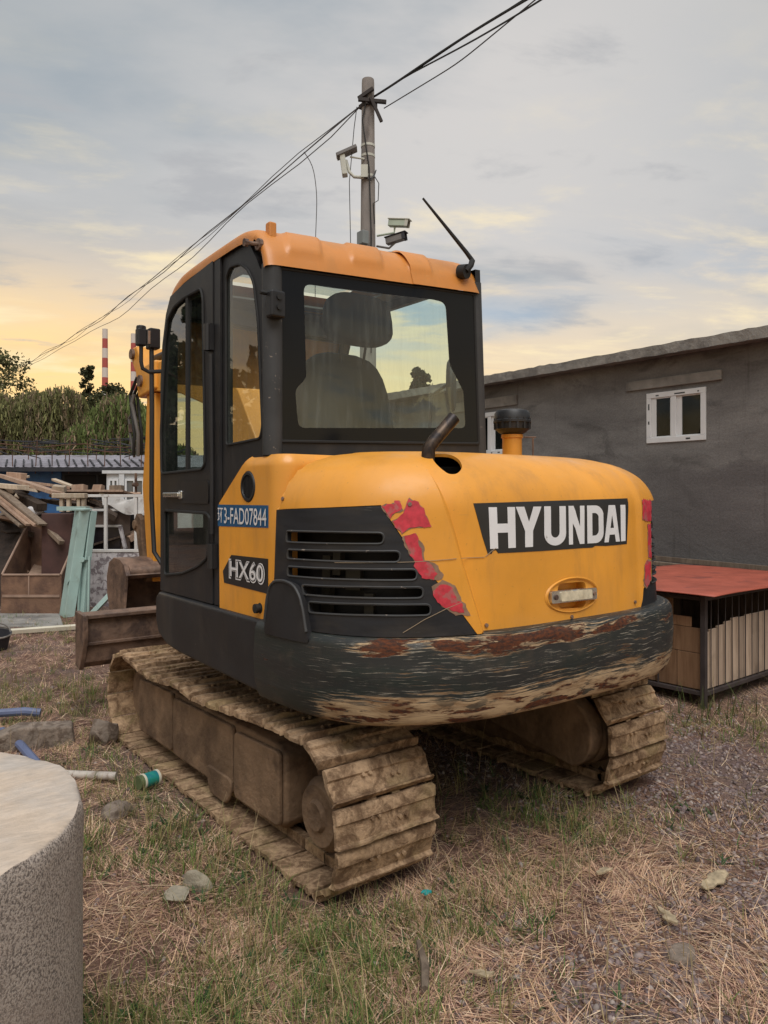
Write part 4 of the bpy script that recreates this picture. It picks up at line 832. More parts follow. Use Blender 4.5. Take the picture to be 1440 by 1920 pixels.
mb = MB(); patch(mb, rnd([(.30, 1.49), (-.02, 1.49), (-.02, 1.385), (.30, 1.385)], .02), step=.1, fn=lf(-.933), off=.004, thick=.006); mb.build('lock_plate', M['black'], door)
for (y, z, h) in ((-.035, 2.14, .12), (-.075, 1.15, .11)):
    mb = MB(); mb.tube([(-.948, y, z-h/2), (-.948, y, z+h/2)], .017, 10); mb.box((-.948, y-.03, z-h/2), (-.93, y+.02, z+h/2)); mb.build('hinge', M['black'], door)
mb = MB(); mb.tube([(-.945, -.065, 2.06), (-.942, -.072, 1.5), (-.945, -.075, 1.25)], .010, 8); mb.box((-.928, -.125, .93), (-.918, -.065, 2.50)); mb.build('door_post', M['dark'], CAB)
# inside: seat with headrest, console, levers
seat = MB(); SEAT = None
def cushion(w, h, d, name, loc, tilt, taper=1., par=None):
    mb = MB(); v = []; n = 22; prf = []
    poly = [(w/2*np.sign(math.cos(a))*abs(math.cos(a))**.55, h/2*np.sign(math.sin(a))*abs(math.sin(a))**.55) for a in np.linspace(0, 2*math.pi, n, False)]
    Mx = Matrix.Translation(loc) @ Matrix.Rotation(tilt, 4, 'X')
    for s_, y in ((.75, -d/2), (.95, -d*.42), (1, -d*.2), (1, d*.2), (.95, d*.42), (.75, d/2)):
        for a, b in poly: k = 1+(taper-1)*(b/h+.5); v.append(Mx @ Vector((a*s_*k, y, b*s_)))
    mb.add(v, [(r*n+i, r*n+(i+1) % n, (r+1)*n+(i+1) % n, (r+1)*n+i) for r in range(5) for i in range(n)] + [tuple(range(n))[::-1], tuple(range(5*n, 6*n))])
    return mb.build(name, M['seat'], par, smooth=60)
SEAT = cushion(.60, .74, .15, 'seat', (-.335, -.24, 1.74), R(-8), .78, EX)
cushion(.37, .235, .11, 'headrest', (-.335, -.35, 2.245), R(-6), .92, SEAT)
mb = MB(); mb.tube([(-.40, -.30, 2.05), (-.40, -.34, 2.2)], .007, 6); mb.build('headrest_rod', M['rubber'], SEAT); mb = MB(); mb.tube([(-.27, -.30, 2.05), (-.27, -.34, 2.2)], .007, 6); mb.build('headrest_rod', M['rubber'], SEAT)
mb = MB(); mb.box((-.66, -.30, 1.25), (-.08, .25, 1.40)); mb.box((-.86, -.25, 1.25), (-.66, .22, 1.62)); mb.box((-.06, -.25, 1.0), (.15, .25, 1.65)); mb.tube([(.03, .2, 1.6), (.03, .24, 1.85)], .02, 8); mb.tube([(-.76, .15, 1.6), (-.76, .2, 1.85)], .02, 8); mb.build('console', M['black'], SEAT, bevel=.03)
mb = MB(); mb.box((-.90, .44, 2.34), (.18, .50, 2.42)); mb.tube([(-.87, .57, .97), (-.87, .57, 2.2)], .025, 8); mb.tube([(.14, .57, .97), (.14, .57, 2.2)], .025, 8); mb.build('windscreen_bar', M['dark'], CAB)
mb = MB(); mb.lathe([(0, -.035), (.045, -.03), (.06, 0), (.055, .02), (0, .022)], 20, Matrix.Translation((.97, .42, 2.16)) @ Matrix.Rotation(R(37), 4, 'Z') @ Matrix.Rotation(R(90), 4, 'X') @ Matrix.Diagonal((1.15, 3.2, 1, 1))); mir2 = mb.build('mirror', M['black'], EX)
mb = MB(); mb.tube([(.97, .46, 2.16), (.95, .60, 2.1), (.95, .65, 1.56)], .012, 8); mb.build('mirror_stalk', M['black'], mir2)
# mirror, lamp bracket and grab rail at the front corner
mb = MB(); mb.box((-.995, .74, 2.225), (-.945, .79, 2.318)); mb.tube([(-.97, .765, 2.31), (-.97, .765, 2.335)], .026, 10); mb.box((-.935, .73, 2.215), (-.875, .80, 2.325)); mir = mb.build('mirror', M['black'], EX, bevel=.008)
mb = MB(); mb.box((-.947, .725, 2.235), (-.934, .735, 2.305)); mb.build('mirror_glass', M['chrome'], mir)
mb = MB(); mb.tube([(-.97, .765, 2.24), (-.97, .765, 2.14), (-.962, .765, 2.105), (-.93, .76, 2.09), (-.88, .70, 2.09)], .011, 8); mb.tube([(-.915, .76, 2.24), (-.915, .755, 1.9), (-.922, .74, 1.4), (-.915, .72, 1.12), (-.89, .68, 1.06), (-.86, .62, 1.05)], .013, 8); mb.build('grab_rail', M['black'], EX)

# ---------------------------------------------------------------- undercarriage
def path_track():
    """closed centreline of the shoe faces: sprocket behind, idler in front, sagging upper run"""
    yr, zr, rr = -.845, .270, .260; yf, zf, rf_ = 1.10, .262, .25; P = []
    for a in np.linspace(R(270), R(90), 40):
        e = 2/3.0 if a > math.pi else 1.; c_, s_ = math.cos(a), math.sin(a); P.append((yr+(rr+.012)*math.copysign(abs(c_)**e, c_), zr+(rr+.006*(a > math.pi))*math.copysign(abs(s_)**e, s_)))
    top = [(-.55, .524), (-.15, .490), (.10, .474), (.24, .492), (.34, .498), (.44, .480), (.70, .462), (.95, .495)]
    P += top
    for a in np.linspace(R(84), R(-90), 30): P.append((yf+rf_*math.cos(a), zf+rf_*math.sin(a)))
    P = np.array(P); P = np.vstack([P, P[:1]])
    L = np.r_[0, np.cumsum(np.hypot(*np.diff(P, axis=0).T))]; return P, L
TP, TL = path_track(); NS = 39; PITCH = TL[-1]/NS
def shoe_mesh(seed, W_=.44):
    rg = np.random.default_rng(seed); nx, ny = 20, 9; p = PITCH*.915
    xs = np.linspace(-W_/2, W_/2, nx); ys = np.array([-.5, -.46, -.41, -.37, -.10, .12, .16, .42, .5])*p
    h = np.array([.002, .022, .022, .005, .005, .006, .015, .013, .000])
    v = []; X, Y = np.meshgrid(xs, ys, indexing='ij'); N = fbm(X*26+seed*9, Y*26+3, seed, 4)-.5; N2 = fbm(X*8+seed*5, Y*10, seed+5, 2)
    Z = h[None, :]+N*.006+np.clip(N2-.55, 0, 1)*.016
    Z[0] -= .004; Z[-1] -= .004
    X = X+(fbm(X*0+seed, Y*60, seed+2)-.5)*.020*np.sign(X)*(abs(X) > W_*.46); Y = Y+(fbm(X*40, Y*0+seed, seed+3)-.5)*.005*(abs(Y) > p*.45)
    top = np.stack([X, Y, Z], -1).reshape(-1, 3); bot = np.stack([X, Y, 0*Z-.012], -1).reshape(-1, 3); n = nx*ny
    f = [(i*ny+j, (i+1)*ny+j, (i+1)*ny+j+1, i*ny+j+1) for i in range(nx-1) for j in range(ny-1)]
    b = [i*ny for i in range(nx)] + [(nx-1)*ny+j for j in range(1, ny)] + [i*ny+ny-1 for i in range(nx-2, -1, -1)] + [j for j in range(ny-2, 0, -1)]
    f2 = [(b[k], b[(k+1) % len(b)], n+b[(k+1) % len(b)], n+b[k]) for k in range(len(b))]
    mb = MB(); mb.add(np.vstack([top, bot]), f+[tuple(n+i for i in q[::-1]) for q in f]+f2)
    for x in (-.075, -.045, .045, .075):
        mb.lathe([(.008, 0), (.008, .013), (0, .014)], 6, Matrix.Translation((x, -.012*(1 if x > 0 else -1), .006)), cap=False)
    mb.box((-.07, -p*.62, -.055), (-.035, p*.50, -.015)); mb.box((.035, -p*.62, -.055), (.07, p*.50, -.015))
    o = mb.build('shoe', M['mud'], None, smooth=55); return o
protos = [shoe_mesh(s_) for s_ in range(5)]
for xc in (-.748, .768):
    mb = MB(); pr = [(-.95, .10), (-.86, .055), (1.08, .05), (1.28, .16), (1.30, .30), (1.20, .40), (.95, .42), (.60, .38), (.30, .40), (-.45, .42), (-.62, .40), (-.66, .18)]
    # side frame with its rounded-off end cheeks and the raised guard plates seen from outside
    sgn = -1 if xc < 0 else 1
    mb.prism([(-.62, .115), (-.58, .085), (1.02, .075), (1.05, .12), (1.03, .36), (.98, .40), (-.56, .415), (-.62, .38)], xc-.13, xc+.13)
    tf = mb.build('track', M['mud2'], EX, bevel=.02, seg=3)
    mb = MB()
    for y0, y1 in ((-.60, -.20), (-.185, .50), (.515, 1.0)):
        mb.prism(rnd([(y0, .10), (y1, .095), (y1, .385), (y0, .40)], .03), xc+sgn*.13, xc+sgn*.152); mb.build('guard_plate', M['mud2'], tf, bevel=.008); mb = MB()
    mb.prism(rnd([(-.16, .045), (.04, .045), (.08, .17), (-.20, .17)], .05), xc+sgn*.145, xc+sgn*.162)
    mb.build('guide_tongue', M['mud2'], tf, bevel=.008)
    mb = MB(); Mr = lambda y, z: Matrix.Translation((xc, y, z)) @ Matrix.Rotation(R(90), 4, 'Y')
    mb.lathe([(.0, -.10), (.15, -.10), (.20, -.06), (.205, -.03), (.205, .03), (.20, .06), (.15, .10), (.0, .10)], 24, Mr(1.10, .262)); mb.build('idler', M['mud2'], tf)
    mb = MB(); tooth = []
    for k in range(21*2): r_ = .215 if k % 2 else .18; a = 2*math.pi*k/42; tooth.append((-.875+r_*math.cos(a), .255+r_*math.sin(a)))
    mb.prism(tooth, xc-.03, xc+.03); mb.lathe([(0, -.16), (.05, -.165), (.06, -.15), (.11, -.15), (.135, -.12), (.14, -.05), (.14, .05), (.135, .12), (.11, .155), (.06, .155), (.05, .17), (0, .17)], 24, Mr(-.885, .245)); mb.build('sprocket', M['mud2'], tf)
    # travel motor housing on the inner side
    inner = xc-sgn*.13
    mb = MB(); po = [(-.84+.175*math.cos(a), .275+.175*math.sin(a)) for a in np.linspace(R(-110), R(-250), 15)]; mb.prism(po[::1]+[(-.35, .46), (-.35, .20)], inner, inner-sgn*.10)
    mb.build('motor_cover', M['mud2'], tf, bevel=.015)
    for y in (-.5, -.2, .1, .4, .7):
        mb = MB(); mb.lathe([(.0, -.09), (.06, -.09), (.075, -.06), (.06, -.03), (.06, .03), (.075, .06), (.06, .09), (0, .09)], 14, Mr(y, .115)); mb.build('track_roller', M['mud2'], tf)
    for k in range(NS):
        s0 = (k+.3)*PITCH; y = np.interp(s0, TL, TP[:, 0]); z = np.interp(s0, TL, TP[:, 1]); e = PITCH*.45
        y1, z1 = np.interp((s0+e) % TL[-1], TL, TP[:, 0]), np.interp((s0+e) % TL[-1], TL, TP[:, 1]); y0, z0 = np.interp((s0-e) % TL[-1], TL, TP[:, 0]), np.interp((s0-e) % TL[-1], TL, TP[:, 1])
        t_ = Vector((0, y1-y0, z1-z0)).normalized(); nrm = Vector((1, 0, 0)).cross(t_);
        if nrm.dot(Vector((0, y-.13, z-.27))) < 0: nrm = -nrm
        m3 = Matrix((Vector((1, 0, 0)), nrm.cross(Vector((1, 0, 0))), nrm)).transposed()
        o = bpy.data.objects.new('shoe', protos[(k*3+(xc > 0)) % 5].data); COL.objects.link(o); o.parent = tf
        o.matrix_local = Matrix.Translation((xc, (y0+y1)/4+y/2, (z0+z1)/4+z/2)) @ m3.to_4x4() @ Matrix.Rotation(random.uniform(-.03, .03), 4, 'X')
for o in protos: bpy.data.objects.remove(o)
mb = MB(); mb.box((-.62, -.35, .25), (.64, .55, .48)); mb.box((-.64, -.30, .16), (-.5, .5, .44)); mb.lathe([(.40, .46), (.40, .62), (0, .62)], 32); mb.box((-.35, .4, .22), (-.22, 1.8, .36)); mb.box((.22, .4, .22), (.35, 1.8, .36)); mb.build('undercarriage', M['mud2'], EX, bevel=.015)
# dozer blade
mb = MB(); bp = [(1.80, .645), (1.845, .66), (1.90, .655), (1.84, .60), (1.815, .50), (1.83, .40), (1.88, .31), (1.85, .30), (1.80, .34), (1.775, .48), (1.785, .60)]
mb.prism(bp, -.97, .97); blade = mb.build('dozer_blade', M['steel'], EX, bevel=.006)
mb = MB()
for x in (-1.0, .97): mb = MB(); mb.prism([(1.74, .655), (1.92, .665), (1.92, .31), (1.83, .29), (1.72, .50)], x, x+.03); mb.build('end_plate', M['steel'], blade, bevel=.004)
mb = MB(); mb.box((-.97, 1.745, .628), (.97, 1.80, .652)); mb.box((-.97, 1.76, .455), (.97, 1.80, .475)); mb.build('stiffener', M['steel'], blade, bevel=.004)
# boom, dipper arm, cylinders, bucket
def boxbeam(pts, w, hs):
    """box section along a (y,z) path"""
    mb = MB(); P = [np.array(p, float) for p in pts]; up, dn = [], []
    for i, p in enumerate(P):
        t_ = P[min(i+1, len(P)-1)]-P[max(i-1, 0)]; t_ /= np.linalg.norm(t_); n_ = np.array([-t_[1], t_[0]]); up.append(tuple(p+n_*hs[i]/2)); dn.append(tuple(p-n_*hs[i]/2))
    return up+dn[::-1]
mb = MB(); mb.prism(boxbeam([(.75, 1.0), (1.05, 1.5), (1.45, 2.0), (1.8, 2.25), (2.3, 2.36), (3.0, 2.42)], .2, [.2, .3, .36, .36, .30, .22]), -.20, .0); boom = mb.build('boom', M['yellow'], EX, bevel=.012)
mb = MB(); mb.box((-.2, .45, .7), (.05, .85, 1.2)); mb.build('swing_bracket', M['dark'], EX, bevel=.02)
mb = MB(); mb.prism([(2.78, 2.30), (3.18, 2.26), (3.24, 2.48), (3.36, 2.62), (3.32, 2.72), (3.22, 2.72), (3.05, 2.52), (2.78, 2.54)], -.225, .025); mb.build('boom_head', M['yellow'], boom, bevel=.02)
mb = MB(); mb.tube([(-.25, 3.29, 2.655), (.05, 3.29, 2.655)], .045, 14); mb.tube([(-.245, 3.10, 2.40), (.045, 3.10, 2.40)], .05, 14); mb.build('pin', M['steel'], boom)
mb = MB(); mb.prism([(2.86, 2.28), (3.06, 2.28), (3.10, 1.9), (3.17, 1.5), (3.10, 1.1), (3.03, .72), (2.92, .70), (2.86, 1.2)], -.19, -.01); arm = mb.build('dipper_arm', M['yellow'], EX, bevel=.012)
mb = MB(); mb.tube([(-.10, 3.30, 2.60), (-.10, 2.3, 2.62)], .03, 10); mb.tube([(-.10, 2.6, 2.61), (-.10, 1.7, 2.66)], .05, 12); mb.tube([(-.10, 1.2, 1.2), (-.10, 1.75, 1.95)], .055, 12); mb.build('hydraulic_cylinder', M['dark'], boom)
mb = MB()
for i, (dx, a) in enumerate(((-.02, .0), (.02, .03), (.05, .015))): mb.tube([(-.21+dx, 3.18, 2.44), (-.23+dx, 3.30+a, 2.30), (-.22+dx, 3.28+a, 2.12), (-.22+dx, 3.22+a, 1.95), (-.21+dx, 3.27, 1.78)], .014, 8)
mb.build('hose', M['hoseb'], arm)
mb = MB(); mb.tube([(-.235, 3.24, 2.30), (-.25, 3.26, 2.22), (-.24, 3.20, 2.08), (-.235, 3.14, 1.95), (-.23, 3.16, 1.76)], .016, 8); mb.tube([(-.22, 3.30, 2.16), (-.24, 3.36, 2.10), (-.235, 3.34, 1.95), (-.22, 3.28, 1.76)], .013, 8); mb.build('hose', M['hose'], arm)
mb = MB(); mb.tube([(-.21, 3.25, 1.52), (-.21, 3.32, 1.52)], .02, 8); mb.tube([(-.20, 3.30, 1.45), (-.20, 3.30, 1.62)], .012, 8); mb.tube([(-.22, 3.34, 2.05), (-.22, 3.34, 1.98)], .03, 8); mb.build('hose_fitting', M['steel'], arm)
mb = MB(); mb.prism([(3.16, 1.22), (3.26, 1.27), (3.34, 1.20), (3.34, 1.12), (3.27, 1.10), (3.22, .96), (3.16, .80), (3.06, .82), (3.12, 1.0)], -.21, -.16); mb.prism([(3.16, 1.22), (3.26, 1.27), (3.34, 1.20), (3.34, 1.12), (3.27, 1.10), (3.22, .96), (3.16, .80), (3.06, .82), (3.12, 1.0)], -.04, .01)
mb.tube([(-.23, 3.28, 1.17), (.03, 3.28, 1.17)], .04, 10); mb.tube([(-.23, 3.10, .86), (.03, 3.10, .86)], .05, 10); mb.tube([(-.1, 3.28, 1.17), (-.1, 3.22, 1.6)], .035, 10); mb.tube([(-.24, 2.98, .75), (.04, 2.98, .75)], .05, 10); mb.build('bucket_link', M['mud2'], arm, bevel=.01)
mb = MB(); pr_ = [(2.80, .78), (2.86, .86), (2.96, .90), (3.12, .905), (3.24, .86), (3.30, .74), (3.29, .58), (3.22, .44), (3.10, .35), (2.95, .31), (2.80, .30)]
inn = [(a+(3.0-a)*.10, b+(.6-b)*.09) for a, b in pr_]
mb.prism(pr_+inn[::-1], -.38, .34)
buck = mb.build('bucket', M['steel'], EX)
mb = MB()
for x in (-.395, .335): mb = MB(); mb.prism(pr_+[(2.86, .50)], x, x+.02); mb.build('side_plate', M['steel'], buck, bevel=.004)
mb = MB(); mb.tube([(-.36, 2.86, .80), (.33, 2.86, .80)], .055, 14); mb.build('hinge_drum', M['steel'], buck)
for k in range(4): mb = MB(); x = -.33+k*.2; mb.prism([(2.82, .32), (2.82, .28), (2.66, .27)], x, x+.06); mb.build('tooth', M['steel'], buck)

for o in (boom, arm):
    o.location.x += .075
buck.location.x += .02
# ------------------------------------------------------------------ utility pole, wires, cameras
m_pole = mat('weathered_pole_concrete', (.24, .215, .20), .9, var=.2, bump=.3, bscale=30, col2=(.13, .11, .10), c2=(.5, .68), c2scale=4, stretch=(1, 1, .3))
m_wire = mat('black_cable', (.012, .011, .011), .6); m_wire2 = mat('grey_cable', (.06, .052, .05), .6); m_iron = mat('rusty_dark_iron', (.035, .028, .026), .8, var=.4)
m_camw = mat('cream_camera_case', (.50, .50, .44), .5, var=.1); m_camd = mat('grey_camera_case', (.16, .15, .145), .55, var=.2)
PL = thing('utility_pole', 'weathered grey concrete utility pole carrying cables and cameras, rising behind the cab', 'utility pole', (4.125, 5.67, 0))
mb = MB(); mb.lathe([(.135, -.1), (.115, 4.5), (.092, 7.50), (.088, 7.55), (0, 7.55)], 20); mb.build('post', m_pole, PL)
rtv = Vector((RT[0], RT[1], 0)); fwv = Vector((FW[0], FW[1], 0)); Z3 = Vector((0, 0, 1))
q = lambda a, z, d=0.: rtv*a+Z3*z-fwv*d          # along the road side, height, towards the excavator
mb = MB(); mb.beam(q(-.14, 7.20, .12), q(.27, 7.16, .12), .05, .05); mb.beam(q(.04, 7.22, .15), q(.20, 6.86, .15), .045, .045); mb.beam(q(-.14, 7.22, .10), q(.08, 7.36, .12), .05, .05); mb.box((-.10, -.10, 7.13), (.10, .10, 7.19)); mb.build('crossarm', m_iron, PL, bevel=.004)
mb = MB()
for z in (6.10, 6.40, 6.55, 5.28): mb.lathe([(.105, z), (.105, z+.035), (.10, z+.036)], 16, cap=False)
mb.build('pole_band', m_camw, PL)
mb = MB(); mb.tube([q(0, 7.30, .10), q(-.08, 6.9, .12), q(.02, 6.2, .12), q(.05, 5.2, .13), q(.05, 3.5, .14)], .010, 6); mb.tube([q(.10, 6.1, .06), q(.16, 6.0, .06), q(.15, 5.75, .06), q(.08, 5.7, .08), q(.1, 5.4, .08)], .007, 6)
mb.tube([q(-.16, 7.1, .1), q(-.20, 6.8, .1), q(-.27, 6.0, .1), q(-.25, 5.0, .1), q(-.22, 4, .1)], .006, 6); mb.tube([q(-.1, 6.12, .09), q(.0, 6.04, .12), q(.09, 6.08, .09), q(.12, 6.2, .05), q(.05, 6.02, .12), q(-.06, 6.07, .12)], .008, 6); mb.build('pole_cable', m_wire, PL)
mb = MB(); mb.box((-.24, -.20, 5.05), (-.13, -.05, 5.24)); mb.build('junction_box', mat('grey_box', (.20, .22, .22), .5), PL, bevel=.008)
def sec_cam(label, base, tilt, yaw, case, hood_m, arm_pts):
    T = thing('security_camera', label, 'camera', base, yaw, 'cameras on the utility pole'); Mx = Matrix.Rotation(tilt, 4, 'Y')
    mb = MB(); mb.box((-.14, -.05, -.05), (.13, .05, .045), Mx); mb.build('body', case, T, bevel=.01)
    mb = MB(); mb.box((-.15, -.062, .047), (.19, .062, .060), Mx); mb.box((.12, -.055, -.05), (.17, -.048, .047), Mx); mb.box((.12, .048, -.05), (.17, .055, .047), Mx); mb.build('sun_hood', hood_m, T, bevel=.003)
    mb = MB(); mb.lathe([(.0, .131), (.036, .131), (.036, .15), (0, .15)], 14, Mx @ Matrix.Rotation(R(90), 4, 'Y')); mb.build('lens', m_darkin, T)
    mb = MB(); mb.tube(arm_pts, .016, 8); mb.build('bracket', case, T); return T
ry = math.atan2(RT[1], RT[0])
# big camera aimed to the left: tilted cover, upright housing, curved arm
T = thing('security_camera', 'large pale camera on a curved bracket, highest on the pole and aimed left', 'camera', (4.125, 5.67, 0), ry, 'cameras on the utility pole')
mb = MB(); Mx = Matrix.Translation((-.30, -.10, 6.44)) @ Matrix.Rotation(R(-24), 4, 'Y'); mb.box((-.17, -.09, -.025), (.15, .09, .025), Mx); mb.build('sun_hood', m_camd, T, bevel=.008)
mb = MB(); Mx = Matrix.Translation((-.36, -.10, 6.25)) @ Matrix.Rotation(R(-8), 4, 'Y'); mb.box((-.035, -.07, -.16), (.045, .07, .14), Mx); mb.build('body', m_camw, T, bevel=.012)
mb = MB(); mb.tube([(-.32, -.10, 6.32), (-.27, -.10, 6.15), (-.20, -.10, 6.08), (-.06, -.10, 6.07)], .024, 10); mb.box((-.10, -.15, 6.06), (.0, -.05, 6.24)); mb.tube([(-.26, -.1, 6.37), (-.05, -.1, 6.34)], .014, 8); mb.build('bracket', m_camw, T)
sec_cam('pale green camera aimed right, upper of the pair low on the pole', tuple(Vector((4.125, 5.67, 5.40))+rtv*.44-fwv*.1), R(9), ry-R(22), mat('green_camera_case', (.40, .47, .38), .5), m_camw, [(-.33, .0, -.14), (-.06, 0, -.13), (-.05, 0, -.04)])
sec_cam('dark grey camera aimed right, lower of the pair low on the pole', tuple(Vector((4.125, 5.67, 5.17))+rtv*.40-fwv*.1), R(-8), ry-R(25), m_camd, m_dk, [(-.30, 0, -.06), (-.10, 0, -.12), (0, 0, -.05)])
def wire(label, pts, r_, m=m_wire, wob=.0, seed=0, group='overhead cables', n=60):
    P = np.array(pts, float); L = np.r_[0, np.cumsum(np.linalg.norm(np.diff(P, axis=0), axis=1))]; t_ = np.linspace(0, L[-1], n); rg = np.random.default_rng(seed)
    q_ = np.stack([np.interp(t_, L, P[:, i]) for i in range(3)], -1)
    for _ in range(5): q_[1:-1] = q_[1:-1]*.5+(q_[:-2]+q_[2:])*.25
    q_ += wob*np.stack([np.sin(t_*.9+seed), np.cos(t_*.7+seed*2), np.sin(t_*1.1+seed*3)], -1)*np.minimum(1, np.minimum(t_, L[-1]-t_))[:, None]
    mb = MB(); mb.tube([tuple(p) for p in q_], r_, 5); return tag(mb.build('overhead_cable', m), label, 'cable', group)
WL = [(4.062, 5.717, 7.195), (4.211, 7.618, 7.225), (4.444, 11.72, 7.111), (4.876, 18.942, 7.10), (5.013, 23.872, 7.084), (5.503, 36.085, 7.54), (4.113, 67.36, 7.42)]
for k in range(4):
    o = [(0, 0, 0), (0, .0, -.10), (.05, .0, .07), (0, 0, -.02)][k]; pts = [WL[0]] + [tuple(np.array(p)+np.array(o)*(1+.02*p[1])) for p in WL[1:]]
    if k == 1: pts[3] = (4.876, 18.9, 6.72)
    wire(['uppermost strand', 'lowest sagging strand', 'middle strand', 'straight strand'][k] + ' of the thin cable bundle sloping down from the pole to the willows', pts, [.0095, .008, .007, .006][k], m_wire2, .035, k)
WR = [(4.187, 5.622, 7.297), (4.251, 5.195, 7.381), (4.224, 3.831, 7.249), (4.223, 2.699, 7.199), (3.6, .6, 7.05), (3.3, -3, 7.1), (3.0, -12, 7.6)]
WR = [(4.187, 5.622, 7.297)] + [(CAMP[0]+(l*RT[0]+d*FW[0]), CAMP[1]+(l*RT[1]+d*FW[1]), 1.42+(930-y)/1400*d) for l, d, y in (((860-720)/1400*9.4, 9.4, 80), ((985-720)/1400*8.2, 8.2, 2))]
a, b = np.array(WR[1]), np.array(WR[2]); WR += [tuple(b+(b-a)*k) for k in (1., 3., 6.)]
for k in range(3): wire(['thick black cable', 'second black cable under the thick one', 'thin black cable beside the thick one'][k] + ' running from the pole over the grey roof', [tuple(np.array(p)+np.array([(0, 0, 0), (.0, 0, -.06), (.02, 0, .04)][k])*(i > 0)) for i, p in enumerate(WR)], [.016, .011, .007][k], m_wire, .02, 10+k)
a = [(720, 203, 11), (860, 118, 9.6), (985, 15, 8.5)]; P_ = [(CAMP[0]+((x-720)/1400*d*RT[0]+d*FW[0]), CAMP[1]+((x-720)/1400*d*RT[1]+d*FW[1]), 1.42+(930-y)/1400*d) for x, y, d in a]
P_ += [tuple(np.array(P_[2])+(np.array(P_[2])-np.array(P_[1]))*k) for k in (1, 4)]
wire('single grey wire hanging below the black cables, right of the pole', P_, .008, m_wire2, .0, 20)
wire('loose wire end hanging from the cable bundle down behind the cab roof', [(4.211, 7.618, 7.225), (4.35, 7.55, 7.05), (4.40, 7.5, 6.5), (4.36, 7.5, 5.6), (4.36, 7.5, 4.6)], .007, m_wire2, .0, 21, n=30)

# ------------------------------------------------------------------ concrete pile head in front
def mat_pile():
    m = bpy.data.materials.new('pile_concrete'); m.use_nodes = True; t = NT(m.node_tree); tc = t.n('ShaderNodeTexCoord').outputs['Object']
    n1 = t.noise(tc, 5, 6, .6); n2 = t.noise(tc, 120, 4, .7); n3 = t.noise(t.scale(tc, (1, 1, .9)), 210, 4, .7)
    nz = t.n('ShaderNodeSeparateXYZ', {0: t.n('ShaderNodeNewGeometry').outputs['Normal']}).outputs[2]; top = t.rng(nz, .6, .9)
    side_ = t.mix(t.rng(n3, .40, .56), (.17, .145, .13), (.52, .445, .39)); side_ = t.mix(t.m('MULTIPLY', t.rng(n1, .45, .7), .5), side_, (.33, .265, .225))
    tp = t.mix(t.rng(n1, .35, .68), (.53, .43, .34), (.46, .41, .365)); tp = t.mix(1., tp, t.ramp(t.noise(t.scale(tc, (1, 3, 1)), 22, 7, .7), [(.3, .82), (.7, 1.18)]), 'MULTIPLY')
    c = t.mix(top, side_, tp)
    h = t.m('ADD', t.m('MULTIPLY', n3, t.m('SUBTRACT', 1.2, top)), t.m('MULTIPLY', t.noise(tc, 30, 6, .65), .6))
    b = t.n('ShaderNodeBump', {'Height': h, 'Strength': .7, 'Distance': .008}); p = t.n('ShaderNodeBsdfPrincipled', {'Base Color': c, 'Roughness': .92, 'Specular IOR Level': .2, 'Normal': b.outputs[0]}); t.n('ShaderNodeOutputMaterial', {0: p.outputs[0]}); return m
mb = MB(); n = 140; rg = np.random.default_rng(5); r_ = .488
rings = [(1.0, -.05), (1., .3), (1., .60), (1., .715), (.997, .738), (.985, .749), (.96, .752), (.8, .752), (.6, .75), (.4, .75), (.2, .75)]; v = []
for i, (s_, z) in enumerate(rings):
    for j in range(n):
        w = 2*math.pi*j/n; e = (vnoise(np.array([j*.55]), np.array([i*.3]), 2)[0]-.5)*.008*(i in (3, 4, 5)); zz = z+((fbm(np.array([s_*math.cos(w)*5]), np.array([s_*math.sin(w)*5]), 8)[0]-.5)*.02 if i > 4 else 0)
        v.append(((r_*s_+e)*math.cos(w), (r_*s_+e)*math.sin(w), zz))
mb.add(v, [(i*n+j, i*n+(j+1) % n, (i+1)*n+(j+1) % n, (i+1)*n+j) for i in range(len(rings)-1) for j in range(n)]+[tuple(range(10*n, 11*n))])
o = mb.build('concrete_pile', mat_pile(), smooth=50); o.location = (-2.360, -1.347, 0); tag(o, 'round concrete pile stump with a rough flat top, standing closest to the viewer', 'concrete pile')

# ------------------------------------------------------------------ plank box with a red lid, against the building
def mat_wood(name, a, b, sc=1.):
    m = bpy.data.materials.new(name); m.use_nodes = True; t = NT(m.node_tree); tc = t.n('ShaderNodeTexCoord').outputs['Object']
    oi = t.n('ShaderNodeObjectInfo').outputs['Random']
    n = t.noise(t.scale(tc, (20*sc, 20*sc, 2*sc)), 1.3, 6, .6, .5); n2 = t.noise(tc, 4, 5, .6)
    c = t.mix(t.rng(n, .3, .7), a, b); c = t.mix(t.m('MULTIPLY', t.rng(n2, .5, .75), .5), c, tuple(.45*q for q in a)); c = t.mix(1., c, t.ramp(oi, [(0, (.72, .70, .68)), (1, (1.15, 1.1, 1.05))]), 'MULTIPLY')
    bp = t.n('ShaderNodeBump', {'Height': n, 'Strength': .25, 'Distance': .004}); p = t.n('ShaderNodeBsdfPrincipled', {'Base Color': c, 'Roughness': .8, 'Specular IOR Level': .25, 'Normal': bp.outputs[0]}); t.n('ShaderNodeOutputMaterial', {0: p.outputs[0]}); return m
wd_brown = mat_wood('brown_board', (.20, .115, .065), (.30, .185, .11)); wd_pale = mat_wood('pale_board', (.46, .37, .28), (.58, .50, .40)); wd_slat = mat_wood('pinkish_slat', (.36, .275, .215), (.48, .385, .305)); wd_grey = mat_wood('grey_timber', (.15, .115, .09), (.25, .20, .155)); wd_dark = mat_wood('dark_timber', (.050, .035, .028), (.10, .075, .058)); wd_pink = mat_wood('pinkish_timber', (.33, .22, .165), (.45, .33, .25))
